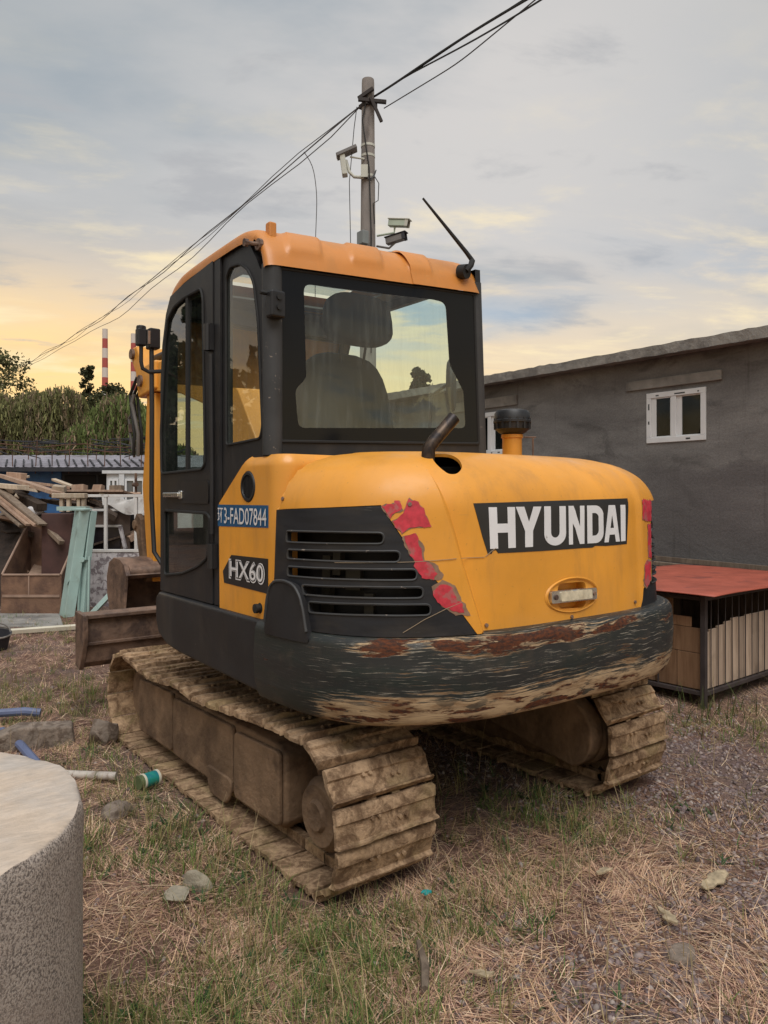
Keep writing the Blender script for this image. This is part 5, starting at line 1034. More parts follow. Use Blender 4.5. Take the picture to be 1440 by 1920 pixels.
m_frame = mat('dark_steel_frame', (.045, .035, .034), .65, .1, var=.3); m_lid = mat('red_oxide_sheet', (.36, .085, .052), .55, var=.15, col2=(.18, .05, .04), c2=(.55, .75), c2scale=4)
BX = thing('plank_box', 'plank-sided animal box with dark bars and a red sheet lid, against the grey building', 'hutch', (2.345, -.555, 0), R(2))
LX, LY = 1.75, 1.15
mb = MB()
for x, y in ((0, 0), (LX, 0), (0, LY), (LX, LY)): mb.box((x-.018, y-.018, -.03), (x+.018, y+.018, .765))
for z in (.10, .735):
    for y in (0, LY): mb.box((.018, y-.014, z-.014), (LX-.018, y+.014, z+.014))
    for x in (0, LX): mb.box((x-.014, .018, z-.014), (x+.014, LY-.018, z+.014))
mb.build('frame', m_frame, BX, bevel=.003)
for k in range(11):
    mb = MB(); x = .09+k*.105; h = .50+.06*min(1, k/4)+random.uniform(-.004, .004); mb.box((x-.092+(.02 if k == 0 else 0), .012, .118), (x+.006, .028, h)); mb.build('board', wd_slat, BX, bevel=.004)
for k in range(16):
    mb = MB(); x = .088+k*.1; mb.tube([(x, -.004, .10), (x+random.uniform(-.004, .004), -.004, .735)], .0036, 6); mb.build('bar', m_frame, BX)
for (y0, y1, z0, z1) in ((.02, .20, .118, .36), (.205, .36, .118, .36), (.365, .55, .118, .36), (.555, .75, .118, .36), (.03, .23, .363, .53), (.235, .44, .363, .735), (.445, .66, .363, .735), (.665, .9, .30, .735), (.10, .232, .533, .60), (.755, 1.1, .118, .36)):
    mb = MB(); d_ = random.uniform(.0, .004); mb.box((.016+d_, y0, z0), (.030+d_, y1, z1)); mb.build('board', wd_brown, BX, bevel=.003)
for y in (.33, .60):
    mb = MB(); mb.tube([(-.002, y, .10), (-.002, y, .735)], .006, 6); mb.build('bar', m_frame, BX)
mb = MB(); mb.box((.03, LY-.05, .11), (LX-.03, LY-.03, .75)); mb.box((LX-.05, .05, .11), (LX-.03, LY-.06, .75)); mb.box((.04, .05, .105), (LX-.06, LY-.06, .115)); mb.build('back_board', wd_dark, BX)
mb = MB(); nx, ny_ = 24, 12; v = [(-.12+(LX+.25)*i/nx, -.13+(LY+.2)*j/ny_, .775+.002*math.sin(i*.5)+.002*math.sin(j*.8+i*.3)) for i in range(nx+1) for j in range(ny_+1)]
mb.add(v, [(i*(ny_+1)+j, (i+1)*(ny_+1)+j, (i+1)*(ny_+1)+j+1, i*(ny_+1)+j+1) for i in range(nx) for j in range(ny_)]); lid = mb.build('lid', m_lid, BX); lid.modifiers.new('thick', 'SOLIDIFY').thickness = .006
# long boards resting on a rubble stack between the box and the wall
for k, (x, p0, p1, w, h) in enumerate(((4.28, (-1.6, .66), (1.9, .76), .16, .035), (4.24, (-1.9, .61), (1.5, .69), .10, .05), (4.45, (-1.3, .72), (2.2, .79), .05, .05))):
    mb = MB(); mb.beam((x, p0[0], p0[1]+.02), (x-.02, p1[0], p1[1]+.02), w, h, R(4)); tag(mb.build('timber_board', [wd_grey, wd_dark, wd_grey][k], bevel=.004), ['wide weathered board lying lengthwise along the wall behind the red lid', 'dark square beam nearest the red lid, under the grey boards', 'thin batten lying tight against the grey wall'][k], 'board', 'boards along the wall')
for k, y in enumerate((-1.2, 1.3)):
    B_ = thing('brick_stack', 'low stack of bricks holding up the %s of the long boards' % ('near end', 'far end')[k], 'brick stack', (4.32, y, 0)); 
    mB = mat('old_brick_%d' % k, (.22, .09, .06), .9, var=.3)
    for l in range(9):
        for c_ in range(2): mb = MB(); a = c_*.122-.12; mb.box((-.12 if l % 2 else a, a if l % 2 else -.12, l*.066-.01), (.12 if l % 2 else a+.115, a+.115 if l % 2 else .12, l*.066+.050)); mb.build('brick', mB, B_, bevel=.003)

# ------------------------------------------------------------------ scrap yard on the left
# open steel bin, tilted-cut sides
BN = thing('steel_bin', 'rusty open steel bin with a cut-down front, left of the pale green column', 'bin', (-.03, 6.33, 0), math.atan2(6.33-6.75, -.03+.58))
# local x runs back along the front edge: front face from x=-.70 to 0; y goes away from the viewer
def bin_pt(x, y, z): return (x, y, z)
fx0, fx1, dpt = -.66, .03, .75; sideprof = [(0, 0), (0, .47), (.62, 1.03), (.75, 1.05), (.75, 0)]
mb = MB(); mb.prism(sideprof, fx0-.02, fx0); mb.prism(sideprof, fx1, fx1+.02); mb.box((fx0, .0, .0), (fx1, .02, .47)); mb.box((fx0, dpt-.02, 0), (fx1, dpt, 1.05)); mb.box((fx0, .02, .02), (fx1, dpt-.02, .04)); mb.build('shell', m_rust2, BN)
mb = MB(); mb.tube([(fx0, 0, .47), (fx1, 0, .47)], .014, 6); mb.tube([(fx1+.01, 0, .47), (fx1+.01, .62, 1.03), (fx1+.01, .75, 1.05)], .014, 6); mb.tube([(fx0-.01, 0, .47), (fx0-.01, .62, 1.03), (fx0-.01, .75, 1.05)], .014, 6); mb.tube([(fx0, .75, 1.05), (fx1, .75, 1.05)], .014, 6); mb.box((fx0, -.012, .20), (fx1, 0, .23)); mb.box((-.35, -.008, .23), (-.335, 0, .47)); mb.build('rim', mat('bright_rust_edge', (.30, .20, .15), .8, var=.3), BN)
mb = MB(); mb.box((fx0+.01, .03, .041), (fx1-.01, dpt-.03, .10)); mb.build('dirt_bed', mat('sandy_dirt', (.27, .19, .10), .95, var=.3, bump=.5), BN)
# pale green steel columns, leaning
m_gr = mat('pale_green_paint', (.34, .47, .44), .6, var=.12, vscale=4, col2=(.24, .30, .26), c2=(.55, .72), c2scale=6, dirt=.35, dcol=(.22, .19, .13))
G1 = thing('steel_column', 'pale green steel box column leaning upright beside the rusty bin', 'steel column', (.04, 6.13, 0), math.atan2(RT[1], RT[0]), 'pale green steel columns')
mb = MB(); mb.beam((-.02, 0, -.05), (.125, .12, 1.26), .20, .12); mb.build('shaft', m_gr, G1, bevel=.008)
mb = MB(); mb.beam((.10, .02, 1.255), (.16, .14, 1.262), .2, .02)
for t_ in (.82, .32): mb.beam((-.02+.145*t_-.014, -.062, 1.26*t_-.026), (-.02+.145*t_+.014, -.052, 1.26*t_+.026), .05, .006)
mb.build('cap_plate', m_gr, G1, bevel=.004)
G2 = thing('steel_column', 'narrower green steel channel standing behind the leaning green column', 'steel column', (.22, 6.05, 0), math.atan2(RT[1], RT[0]), 'pale green steel columns')
mb = MB(); mb.beam((-.04, 0, -.05), (.01, .10, 1.22), .08, .05); mb.beam((.02, .02, .65), (.06, .10, 1.24), .02, .09); mb.build('shaft', m_gr, G2, bevel=.005)
mb = MB(); mb.beam((-.08, -.02, 0), (-.05, -.02, .72), .03, .02); mb.beam((.04, -.02, 0), (.055, -.02, .70), .03, .02); mb.tube([(-.03, -.04, .66), (-.03, -.0, .66)], .03, 10); mb.build('flange', m_gr, G2)
mb = MB(); mb.beam((.12, 5.62, .02), (.62, 5.62, .52), .05, .32, R(70)); tag(mb.build('steel_sheet', m_gr, bevel=.004), 'tilted pale green steel sheet in the weeds beside the bucket', 'steel sheet')
mb = MB(); mb.beam((.05, 6.60, 1.265), (.33, 6.35, 1.265), .10, .05); tag(mb.build('steel_angle', m_gr), 'short pale green bar lying on top behind the leaning column', 'steel bar')
mb = MB(); mb.box((-.10, -.05, 0), (.28, .25, 1.20)); o = mb.build('old_cabinet', mat('maroon_panel', (.075, .035, .03), .7, var=.3), bevel=.01); o.location = (.02, 6.85, 0); o.rotation_euler = (0, 0, ry); tag(o, 'dark maroon cabinet panel half hidden behind the rusty bin and green column', 'cabinet')
# white framed partition with a terrazzo lower panel
m_wf = mat('chipped_white_frame', (.60, .58, .56), .6, var=.1, col2=(.35, .30, .27), c2=(.60, .72), c2scale=14)
m_ter = mat('stained_terrazzo', (.50, .47, .48), .7, var=.25, vscale=8, col2=(.19, .16, .17), c2=(.47, .58), c2scale=12)
WF = thing('white_partition', 'salvaged white-framed partition with open bays above a stained pale panel, behind the bucket', 'partition', (.41, 6.747, 0), ry)
mb = MB()
mb.box((-.40, -.03, 1.405), (.78, .03, 1.440))
for x in (.265, .655, .95): mb.box((x-.018, -.025, .735), (x+.018, .025, 1.405))
mb.box((-.02, -.03, .70), (.98, .03, .735)); mb.box((.78, -.03, 1.405), (1.2, .03, 1.44)); mb.build('frame', m_wf, WF, bevel=.004)
mb = MB(); mb.box((-.05, -.02, -.05), (1.0, .02, .70)); mb.build('lower_panel', m_ter, WF)
IN = thing('window_frame', 'old white-topped window frame with dark glass leaning inside the partition', 'window frame', (.60, 7.03, 0), ry)
mb = MB(); mb.box((-.15, 0, 1.005), (.36, .05, 1.035)); mb.box((-.15, .0, 1.22), (.42, .04, 1.25)); mb.build('rail', m_wf, IN); mb = MB(); mb.beam((.35, 0, 1.02), (.42, 0, .72), .05, .04); mb.build('prop', m_ter, IN); mb = MB(); mb.box((-.2, .055, .0), (.46, .08, 1.21)); mb.build('panel', mat('brown_board_panel', (.11, .075, .06), .7, var=.3), IN); mb = MB(); mb.box((-.15, .03, .05), (.34, .05, 1.0)); mb.build('pane', mat('dark_pane', (.02, .017, .022), .2), IN)
DK = thing('scrap_cabinet', 'tall dark open cabinet standing behind the white partition', 'cabinet', (1.0, 6.95, 0), ry); mb = MB(); mb.box((-.16, 0, 0), (.30, .4, 1.18)); mb.build('shell', m_darkin, DK); mb = MB(); mb.box((-.2, -.02, 0), (-.165, .02, 1.2)); mb.build('edge', wd_grey, DK)
RL = thing('railing_piece', 'broken pale wooden baluster railing lying across the timber heap', 'railing', (.08, 6.90, 0), ry)
mb = MB(); mb.box((-.02, -.06, 1.39), (.40, .06, 1.455)); mb.build('handrail', wd_pale, RL, bevel=.012)
for x in (.09, .18, .31, .37): mb = MB(); mb.box((x-.02, -.03, 1.22), (x+.02, .03, 1.388)); mb.build('baluster', wd_pale, RL)
mb = MB(); mb.box((.16, -.03, 1.25), (.36, .03, 1.275)); mb.build('lower_rail', wd_pale, RL)
# tarpaulin draped over the heap
mb = MB(); nx, ny_ = 18, 12; v = []
for i in range(nx+1):
    for j in range(ny_+1): a, b = i/nx, j/ny_; v.append((.70+.48*a, 7.02-.48*a-.08*b+.02*math.sin(a*17+b*4), 1.40-.30*b*(.35+.65*a)+.03*math.sin(a*9+b*7)))
mb.add(v, [(i*(ny_+1)+j, (i+1)*(ny_+1)+j, (i+1)*(ny_+1)+j+1, i*(ny_+1)+j+1) for i in range(nx) for j in range(ny_)]); tag(mb.build('tarpaulin', mat('dirty_white_sheet', (.50, .48, .46), .8, var=.15, col2=(.30, .27, .25), c2=(.52, .7), c2scale=7)), 'dirty white sheet draped over the heap behind the partition posts', 'tarpaulin')
mb = MB(); nu, nv = 14, 8; v = []
for i in range(nv+1):
    for j in range(nu): a = math.pi*i/nv; w = 2*math.pi*j/nu; k = 1+.18*math.sin(3*w+i); v.append((.13*math.sin(a)*math.cos(w)*k, .10*math.sin(a)*math.sin(w)*k, .07*math.cos(a)))
mb.add(v, [(i*nu+j, i*nu+(j+1) % nu, (i+1)*nu+(j+1) % nu, (i+1)*nu+j) for i in range(nv) for j in range(nu)]); o = mb.build('plastic_sack', mat('white_sack', (.62, .60, .60), .5, var=.1)); o.location = (-.05, 7.45, 1.22); tag(o, 'crumpled white plastic sack on the timber behind the rusty bin', 'sack')
PK = [('wide pale plank end sticking out level at the top left of the timber heap', (-.75, 8.2, 1.60), (-.18, 7.45, 1.53), .22, .06, wd_pale), ('long wide brown board sloping down to the right along the heap top', (-.22, 8.46, 1.70), (.22, 7.29, 1.45), .20, .05, wd_pink),
      ('reddish block of wood on the highest point of the timber heap', (-.16, 8.44, 1.71), (-.02, 8.2, 1.69), .10, .10, wd_pink), ('short pale batten behind the highest block of the heap', (-.01, 8.58, 1.69), (.12, 8.48, 1.70), .06, .03, wd_pale),
      ('reddish flat board at the back of the heap, below the blue wall', (.16, 8.58, 1.61), (.34, 7.7, 1.55), .30, .04, wd_pink), ('sawn pale block lying at the end of the wide brown board', (.21, 7.53, 1.53), (.34, 7.43, 1.51), .12, .08, wd_pale),
      ('uppermost of the long slanting boards that run down into the rusty bin', (-.55, 8.0, 1.68), (-.10, 6.72, 1.06), .12, .03, wd_grey), ('second slanting board down to the rusty bin', (-.52, 7.95, 1.58), (-.15, 6.78, 1.05), .12, .035, wd_pink),
      ('third slanting board down to the rusty bin, palest edged', (-.56, 7.9, 1.54), (-.22, 6.84, 1.06), .14, .03, wd_pink), ('lowest slanting board down to the rusty bin', (-.60, 7.95, 1.50), (-.29, 6.90, 1.04), .12, .03, wd_grey),
      ('short stub of board lying across the slanting boards', (-.34, 7.95, 1.52), (-.21, 7.85, 1.49), .08, .06, wd_pale), ('dark mossy beam sloping under the wide brown board', (-.19, 8.09, 1.47), (.02, 7.29, 1.27), .14, .10, wd_dark),
      ('thin dark beam sloping right below the mossy one', (-.04, 8.1, 1.40), (.30, 7.46, 1.31), .10, .05, wd_dark), ('narrow board tucked under the lowest slanting board', (-.40, 7.5, 1.34), (-.28, 6.98, 1.03), .08, .03, wd_grey),
      ('broken pinkish plank end poking out between bin and green column', (-.02, 6.90, 1.02), (.09, 6.62, .84), .07, .05, wd_grey), ('thin rusty rod leaning from the bin rim to the cabinet', (-.12, 6.74, 1.075), (.26, 7.24, 1.13), .018, .018, m_rust),
      ('squarish timber end left of the reddish flat boards, above the white rail', (.56, 7.89, 1.52), (.70, 7.75, 1.53), .12, .10, wd_pink), ('reddish timber end in the middle above the white rail', (.80, 7.71, 1.53), (.89, 7.60, 1.53), .10, .09, wd_pink), ('brown timber end nearest the white cabin', (.93, 7.37, 1.525), (1.06, 7.24, 1.53), .10, .08, wd_grey),
      ('long thin reddish board carrying the timber ends above the white rail', (.45, 7.85, 1.47), (1.05, 7.02, 1.465), .24, .03, wd_pink), ('pale lath sloping down from the wide brown board to the timber ends', (.40, 8.3, 1.66), (.73, 7.64, 1.46), .08, .03, wd_pale), ('dark plank sloping down behind the partition posts', (.66, 7.85, 1.40), (.95, 6.98, 1.20), .16, .04, wd_dark), ('long dark beam lying level behind the partition', (.42, 7.71, 1.27), (1.13, 7.71, 1.34), .10, .08, wd_dark)]
for lb_, p0, p1, w, h, m_ in PK:
    mb = MB(); mb.beam(p0, p1, w, h, random.uniform(-.25, .25), .015); tag(mb.build('steel_rod' if 'rod' in lb_ else 'timber_plank', m_, bevel=.004), lb_, 'rod' if 'rod' in lb_ else 'plank', 'timber in the scrap heap')
mb = MB(); nx, ny_ = 40, 30; v = []
for i in range(nx+1):
    for j in range(ny_+1):
        a, b = i/nx, j/ny_; x = -1.1+2.3*a; y = 8.3-.72*x+(b-.5)*2.4; h = 1.25*math.sin(math.pi*min(1, max(0, b*1.02)))**.55*math.sin(math.pi*(.08+.84*a))**.35*(.72+.5*float(fbm(np.array([x*2.2]), np.array([y*2.2]), 77)[0])); v.append((x, y, max(-.05, h-.1)))
mb.add(v, [(i*(ny_+1)+j, (i+1)*(ny_+1)+j, (i+1)*(ny_+1)+j+1, i*(ny_+1)+j+1) for i in range(nx) for j in range(ny_)]); tag(mb.build('rubble_heap', mat('dark_rubble', (.045, .032, .026), .95, var=.5, vscale=9, bump=.8, bscale=25), smooth=20), kind='stuff')
rr = random.Random(11)
for k in range(60):
    x = rr.uniform(-.75, 1.1); y = 8.15-.72*(x+.0)+rr.uniform(-.55, .55); z = rr.uniform(.1, 1.38); a = rr.uniform(0, 6.28); L = rr.uniform(.4, 1.1); dz = rr.uniform(-.25, .1)
    mb = MB(); mb.beam((x, y, z), (x+math.cos(a)*L*.5, y+math.sin(a)*L, z+dz if z+dz > .03 else .03), rr.uniform(.06, .2), rr.uniform(.02, .08), rr.uniform(-.6, .6), .01)
    tag(mb.build('timber_plank', rr.choice((wd_dark, wd_dark, wd_grey, wd_pink))), 'weathered plank jumbled deep in the dark of the timber heap', 'plank', 'planks inside the scrap heap')
rr = random.Random(23)
for k in range(26):
    x = rr.uniform(-.5, .95); y = 8.0-.72*x+rr.uniform(-.35, .35); z = rr.uniform(1.34, 1.56)-.10*max(0, x); L = rr.uniform(.12, .55); a = rr.uniform(-.5, .5)
    mb = MB(); mb.beam((x, y, z), (x+L*.75, y-L*.6+a*L*.5, z-L*rr.uniform(-.05, .45)), rr.uniform(.03, .10), rr.uniform(.015, .05), rr.uniform(-.7, .7), .01)
    tag(mb.build('timber_offcut', rr.choice((wd_pink, wd_grey, wd_pale, wd_dark, wd_pink))), 'small timber offcut strewn over the top of the scrap heap', 'offcut', 'offcuts on the scrap heap')
# flat things on the ground, left
mb = MB(); v = [(-1.0, 7.05), (-.02, 6.27), (-.22, 5.28), (-.9, 5.9)]; mb.prism(v, -.05, .012, 2); tag(mb.build('paving_slab', m_conc, bevel=.01), 'cracked concrete slab in front of the rusty bin', 'slab')
mb = MB(); mb.beam((-.95, 5.30, .02), (-.02, 5.12, .02), .055, .04, .2); tag(mb.build('foam_strip', mat('yellowed_white_strip', (.58, .53, .42), .7)), 'long yellowish white strip lying on the grass before the blade', 'strip')
BK = thing('old_bucket', 'battered dark basket tub lying at the left picture edge', 'tub', (-1.02, 4.55, -.03)); mb = MB(); Mx = Matrix.Rotation(R(12), 4, 'X'); mb.lathe([(.10, -.02), (.13, .16), (.135, .175), (.125, .175), (.118, .15), (.09, .01)], 20, Mx); mb.build('body', m_dk, BK); mb = MB(); mb.tube([(.13*math.cos(a), .13*math.sin(a)*.3-.03, .17+.09*math.sin(a)) for a in np.linspace(0, math.pi, 12)], .008, 6); mb.lathe([(.138, .165), (.142, .175), (.138, .185)], 20, Mx, cap=False); mb.build('handle', m_conc, BK)
m_hose = mat('blue_grey_hose', (.10, .125, .22), .5, var=.15, col2=(.2, .19, .2), c2=(.6, .75), c2scale=20)
mb = MB(); mb.tube([(-1.75, 2.12, .02), (-1.432, 2.003, .05), (-1.30, 1.95, .05), (-1.215, 1.91, .035)], .026, 10); tag(mb.build('hose_length', m_hose), 'blue-grey hose length lying level in the grass at the left edge', 'hose', 'blue-grey hoses')
mb = MB(); mb.tube([(-1.60, 1.75, .0), (-1.50, 1.56, .06), (-1.46, 1.32, .045), (-1.44, 1.05, .02), (-1.42, .7, -.01)], .024, 10); tag(mb.build('hose_length', m_hose), 'blue-grey hose length slanting down behind the concrete pile stump', 'hose', 'blue-grey hoses')
mb = MB(); mb.tube([(-1.50, .84, .03), (-1.169, .553, .025)], .020, 12); tag(mb.build('plastic_pipe', mat('dirty_white_pipe', (.48, .43, .38), .5, var=.2, col2=(.25, .2, .16), c2=(.5, .65), c2scale=25)), 'short white plastic pipe in the grass behind the pile stump', 'pipe')
CN = thing('paint_tin', 'green and blue paint tin with cream rims, lying on its side by the track', 'tin', (-1.075, .375, .038)); CN.scale = (.76, .76, .76); q3 = Vector((.130, .031, 0)).normalized(); Mx = Matrix.Translation(-q3*.07) @ q3.to_track_quat('Z', 'X').to_matrix().to_4x4()
mb = MB(); mb.lathe([(0, .0), (.043, 0), (.043, .035)], 24, Mx, cap=False); mb.build('bare_end', mat('mossy_tin', (.09, .12, .05), .6, var=.4), CN); mb = MB(); mb.lathe([(.0435, .036), (.0445, .06), (.0445, .125), (.0435, .13)], 24, Mx, cap=False); mb.build('label_band', mat('teal_print', (.015, .17, .20), .4, var=.3, vscale=14, col2=(.02, .26, .20), c2=(.42, .6), c2scale=10), CN)
mb = MB(); mb.lathe([(.043, .030), (.048, .033), (.048, .042), (.043, .046)], 24, Mx, cap=False); mb.lathe([(.043, .128), (.048, .132), (.048, .142), (.040, .144), (0, .138)], 24, Mx, cap=False); mb.build('rim', mat('cream_rim', (.55, .52, .42), .5), CN)
def rock(name, loc, s_, seed, m_, label, cat='stone', group=None, sq=(1, 1, .7), sharp=.35):
    rg = np.random.default_rng(seed); bm = bmesh.new(); bmesh.ops.create_icosphere(bm, subdivisions=3, radius=1); pl = rg.normal(0, 1, (9, 3)); pl /= np.linalg.norm(pl, axis=1)[:, None]; h_ = .50+.38*rg.random(9)
    for v in bm.verts:
        p = np.array(v.co)
        for a, b in zip(pl, h_):
            e = p@a-b
            if e > 0: p = p-a*e
        p *= 1+sharp*.25*(fbm(np.array([p[0]*3+seed]), np.array([p[1]*3+p[2]*2]), seed)[0]-.5)*2; v.co = p*np.array(sq)*s_
    me = bpy.data.meshes.new(name); bm.to_mesh(me); bm.free(); me.materials.append(m_); me.shade_smooth(); me.set_sharp_from_angle(angle=R(28)); o = bpy.data.objects.new(name, me); COL.objects.link(o); o.location = loc; o.rotation_euler = (0, 0, rg.random()*6)
    return tag(o, label, cat, group)
m_st = mat('pale_stone', (.22, .175, .14), .9, var=.3, vscale=14, bump=.6, bscale=40, col2=(.11, .08, .06), c2=(.45, .62), c2scale=16)
m_pst = mat('pale_flat_stone', (.33, .29, .22), .9, var=.3, vscale=14, bump=.5, bscale=40, col2=(.20, .18, .13), c2=(.45, .62), c2scale=12)
rock('stone', (-1.06, 1.16, .06), .105, 1, m_st, 'knobbly pale stone at the front corner of the track', sq=(1, .8, .95), sharp=1.1)
rock('stone', (-1.29, .15, .01), .075, 2, m_st, 'rounded stone half sunk in the grass below the paint tin')
rock('stone', (-1.34, -.66, .004), .062, 3, m_pst, 'flat greenish stone in the grass in front of the track', sq=(1, .8, .30)); rock('stone', (-1.26, -.64, .008), .066, 6, m_pst, 'pale leaning stone flake beside the flat greenish stone', sq=(1, .3, .8))
rock('stone', (-.255, -1.95, .015), .05, 4, m_st, 'small tan stone in the straw, lower right corner', sq=(1.2, .9, .5))
CK = MB(); CK.prism([(0, -.05), (.40, -.05), (.42, .09), (.30, .13), (.02, .11)], -.07, .07); o = CK.build('concrete_block', m_st, bevel=.015); o.location = (-1.16, 1.30, 0); o.rotation_euler = (0, 0, R(75)); tag(o, 'broken concrete block with a grassy back, beside the track front', 'concrete block')
m_lit = mat('dry_leaf', (.36, .285, .185), .85, var=.4, vscale=40); 
def litter(loc, s_, seed, label, m_=None, cat='leaf', name='dry_leaf'):
    rg = np.random.default_rng(seed); n = 15; mb = MB(); r = [(.85+.18*math.sin(2*2*math.pi*k/n+seed)+.17*rg.normal())*s_ for k in range(n)]
    v = [(0, 0, s_*.22)]+[(r[k]*math.cos(2*math.pi*k/n)*1.4, r[k]*math.sin(2*math.pi*k/n)*.7, s_*.2*rg.random()) for k in range(n)]+[(0, 0, s_*.22-.003)]+[(r[k]*math.cos(2*math.pi*k/n)*1.4, r[k]*math.sin(2*math.pi*k/n)*.7, -.003) for k in range(n)]
    mb.add(v, [(0, 1+k, 1+(k+1) % n) for k in range(n)]+[(n+1, n+2+(k+1) % n, n+2+k) for k in range(n)]+[(1+k, n+2+k, n+2+(k+1) % n, 1+(k+1) % n) for k in range(n)]); o = mb.build(name, m_ or m_lit); o.location = loc; o.rotation_euler = (0, 0, rg.random()*6); return tag(o, label, cat)
litter((.225, -1.79, .028), .055, 1, 'large pale curled leaf on the gravel at the right'); litter((-.11, -1.81, .025), .035, 2, 'small tan leaf scrap in the straw left of the large pale leaf'); litter((-.82, -1.66, .03), .024, 3, 'small whitish leaf low in the grass near the middle bottom'); litter((-.03, -1.50, .025), .028, 7, 'brown leaf between straw and gravel, beyond the tan scrap')
litter((-.652, -1.214, .025), .018, 4, 'torn scrap of turquoise plastic in the straw before the track', mat('turquoise_plastic', (.02, .30, .30), .4), 'plastic scrap', 'plastic_scrap')
mb = MB(); mb.tube([(-.99, -1.60, .02), (-.93, -1.53, .03), (-.88, -1.44, .04)], [.012, .014, .008], 7); tag(mb.build('bark_strip', wd_grey), 'grey strip of bark lying in the grass at the middle bottom', 'bark strip')

# ------------------------------------------------------------------ straw, grass, gravel
m_blade = mat_vc('grass_blades', .75, trans=.2)
def blades(name, X, Y, L, az, lean, curl, Wd, C, seg=3):
    n = len(X); Z = gz(X, Y)-.004; d = np.stack([np.cos(az), np.sin(az)], -1); s_ = np.stack([-np.sin(az), np.cos(az), 0*az], -1); P = np.stack([X, Y, Z], -1); V = []; ang_ = lean.copy(); st = L/seg
    for k in range(seg+1):
        w = (Wd*(1-k/seg*.85))[:, None]; V += [P-s_*w/2, P+s_*w/2]; P = P+np.c_[d*(np.sin(ang_)*st)[:, None], np.cos(ang_)*st]; P[:, 2] = np.maximum(P[:, 2], Z+.003); ang_ = ang_+curl/seg
    V = np.stack(V, 1); m = 2*(seg+1); me = bpy.data.meshes.new(name); me.vertices.add(n*m); me.vertices.foreach_set('co', V.ravel())
    q_ = np.array([[2*k, 2*k+1, 2*k+3, 2*k+2] for k in range(seg)]).ravel(); F = (np.arange(n)[:, None]*m+q_[None]).ravel(); nf = n*seg
    me.loops.add(4*nf); me.loops.foreach_set('vertex_index', F); me.polygons.add(nf); me.polygons.foreach_set('loop_start', np.arange(0, 4*nf, 4)); me.polygons.foreach_set('loop_total', np.full(nf, 4)); me.update(calc_edges=True)
    at = me.attributes.new('Col', 'FLOAT_COLOR', 'POINT'); at.data.foreach_set('color', np.repeat(np.c_[C, np.ones(n)], m, 0).ravel()); me.materials.append(m_blade); o = bpy.data.objects.new(name, me); COL.objects.link(o); return tag(o, kind='stuff')
rg = np.random.default_rng(21)
def scatter(n, d0=1.5, d1=9.5, p=1.0):
    u = rg.random(n); d = (d0**(2-p-1)+u*(d1**(2-p-1)-d0**(2-p-1)))**(1/(1-p)) if p != 1 else d0*(d1/d0)**u
    l = (rg.random(n)*2-1)*(.56*d+.7); return l, d
def keep(l, d, dens_): k = rg.random(len(l)) < dens_; return l[k], d[k]
def off_obj(X, Y): # not inside the pile stump, the bricks, the building
    return (np.hypot(X+2.36, Y+1.347) > .49) & (X < 4.5) & ~((abs(abs(X)-.755) < .24) & (Y > -1.05) & (Y < 1.3)) & ~((X > 2.36) & (X < 4.1) & (Y > -.5) & (Y < .6) & (rg.random(len(X)) < .8))
# straw: dry stems lying flat in every direction
l, d = scatter(360000, 1.4, 10.5); X, Y = wxy(l, d); k = off_obj(X, Y); l, d, X, Y = l[k], d[k], X[k], Y[k]
gravel = np.clip((fbm(X*.8+3, Y*.8, 40, 3)-.40)*6, 0, 1)*np.clip((l-.15)*2.2, 0, 1)*np.clip((5.2-d)*1.2, 0, 1)
k = rg.random(len(X)) < (.30+.70*np.clip((fbm(X*1.6, Y*1.6, 41, 3)-.30)*3.5, 0, 1))*(1-.88*gravel); X, Y, d = X[k], Y[k], d[k]; n = len(X)
c = np.array([(.74, .50, .335), (.58, .36, .265), (.86, .67, .47), (.23, .125, .095), (.68, .46, .27)])[rg.choice(5, n, p=[.28, .28, .12, .2, .12])]*(.65+.6*rg.random((n, 1)))
flow = fbm(X*1.7+4, Y*1.7, 61, 3)*18.85
blades('straw', X, Y, .035+.13*rg.random(n)**1.6, np.where(rg.random(n) < .55, flow+rg.normal(0, .45, n), rg.random(n)*6.28), R(72)+R(22)*rg.random(n), rg.normal(.15, .35, n), .0020+.0030*rg.random(n), c, 2)
# green and yellowing tufts
def tufts(nt, dens_fn, h, nb, spread, pal, seed, d1=9.):
    l, d = scatter(nt, 1.4, d1); X, Y = wxy(l, d); k = off_obj(X, Y) & (rg.random(len(X)) < dens_fn(l, d, X, Y)); X, Y, d = X[k], Y[k], d[k]; m = rg.poisson(nb, len(X))+2; I_ = np.repeat(np.arange(len(X)), m); n = len(I_)
    a = rg.random(n)*6.28; r = spread*np.sqrt(rg.random(n)); hh = (h*(.5+.8*rg.random(len(X))))[I_]; pc = rg.integers(len(pal), size=len(X)); c = np.array(pal)[pc][I_]*(.6+.7*rg.random((n, 1)))
    dry = rg.random(n) < .22; c[dry] = np.array((.30, .23, .10))*(.7+.6*rg.random((dry.sum(), 1)))
    return X[I_]+r*np.cos(a), Y[I_]+r*np.sin(a), hh*(.4+.7*rg.random(n)), a+rg.normal(0, .6, n), np.abs(rg.normal(.35, .25, n)), rg.normal(.9, .4, n), .0022+.0028*rg.random(n), c
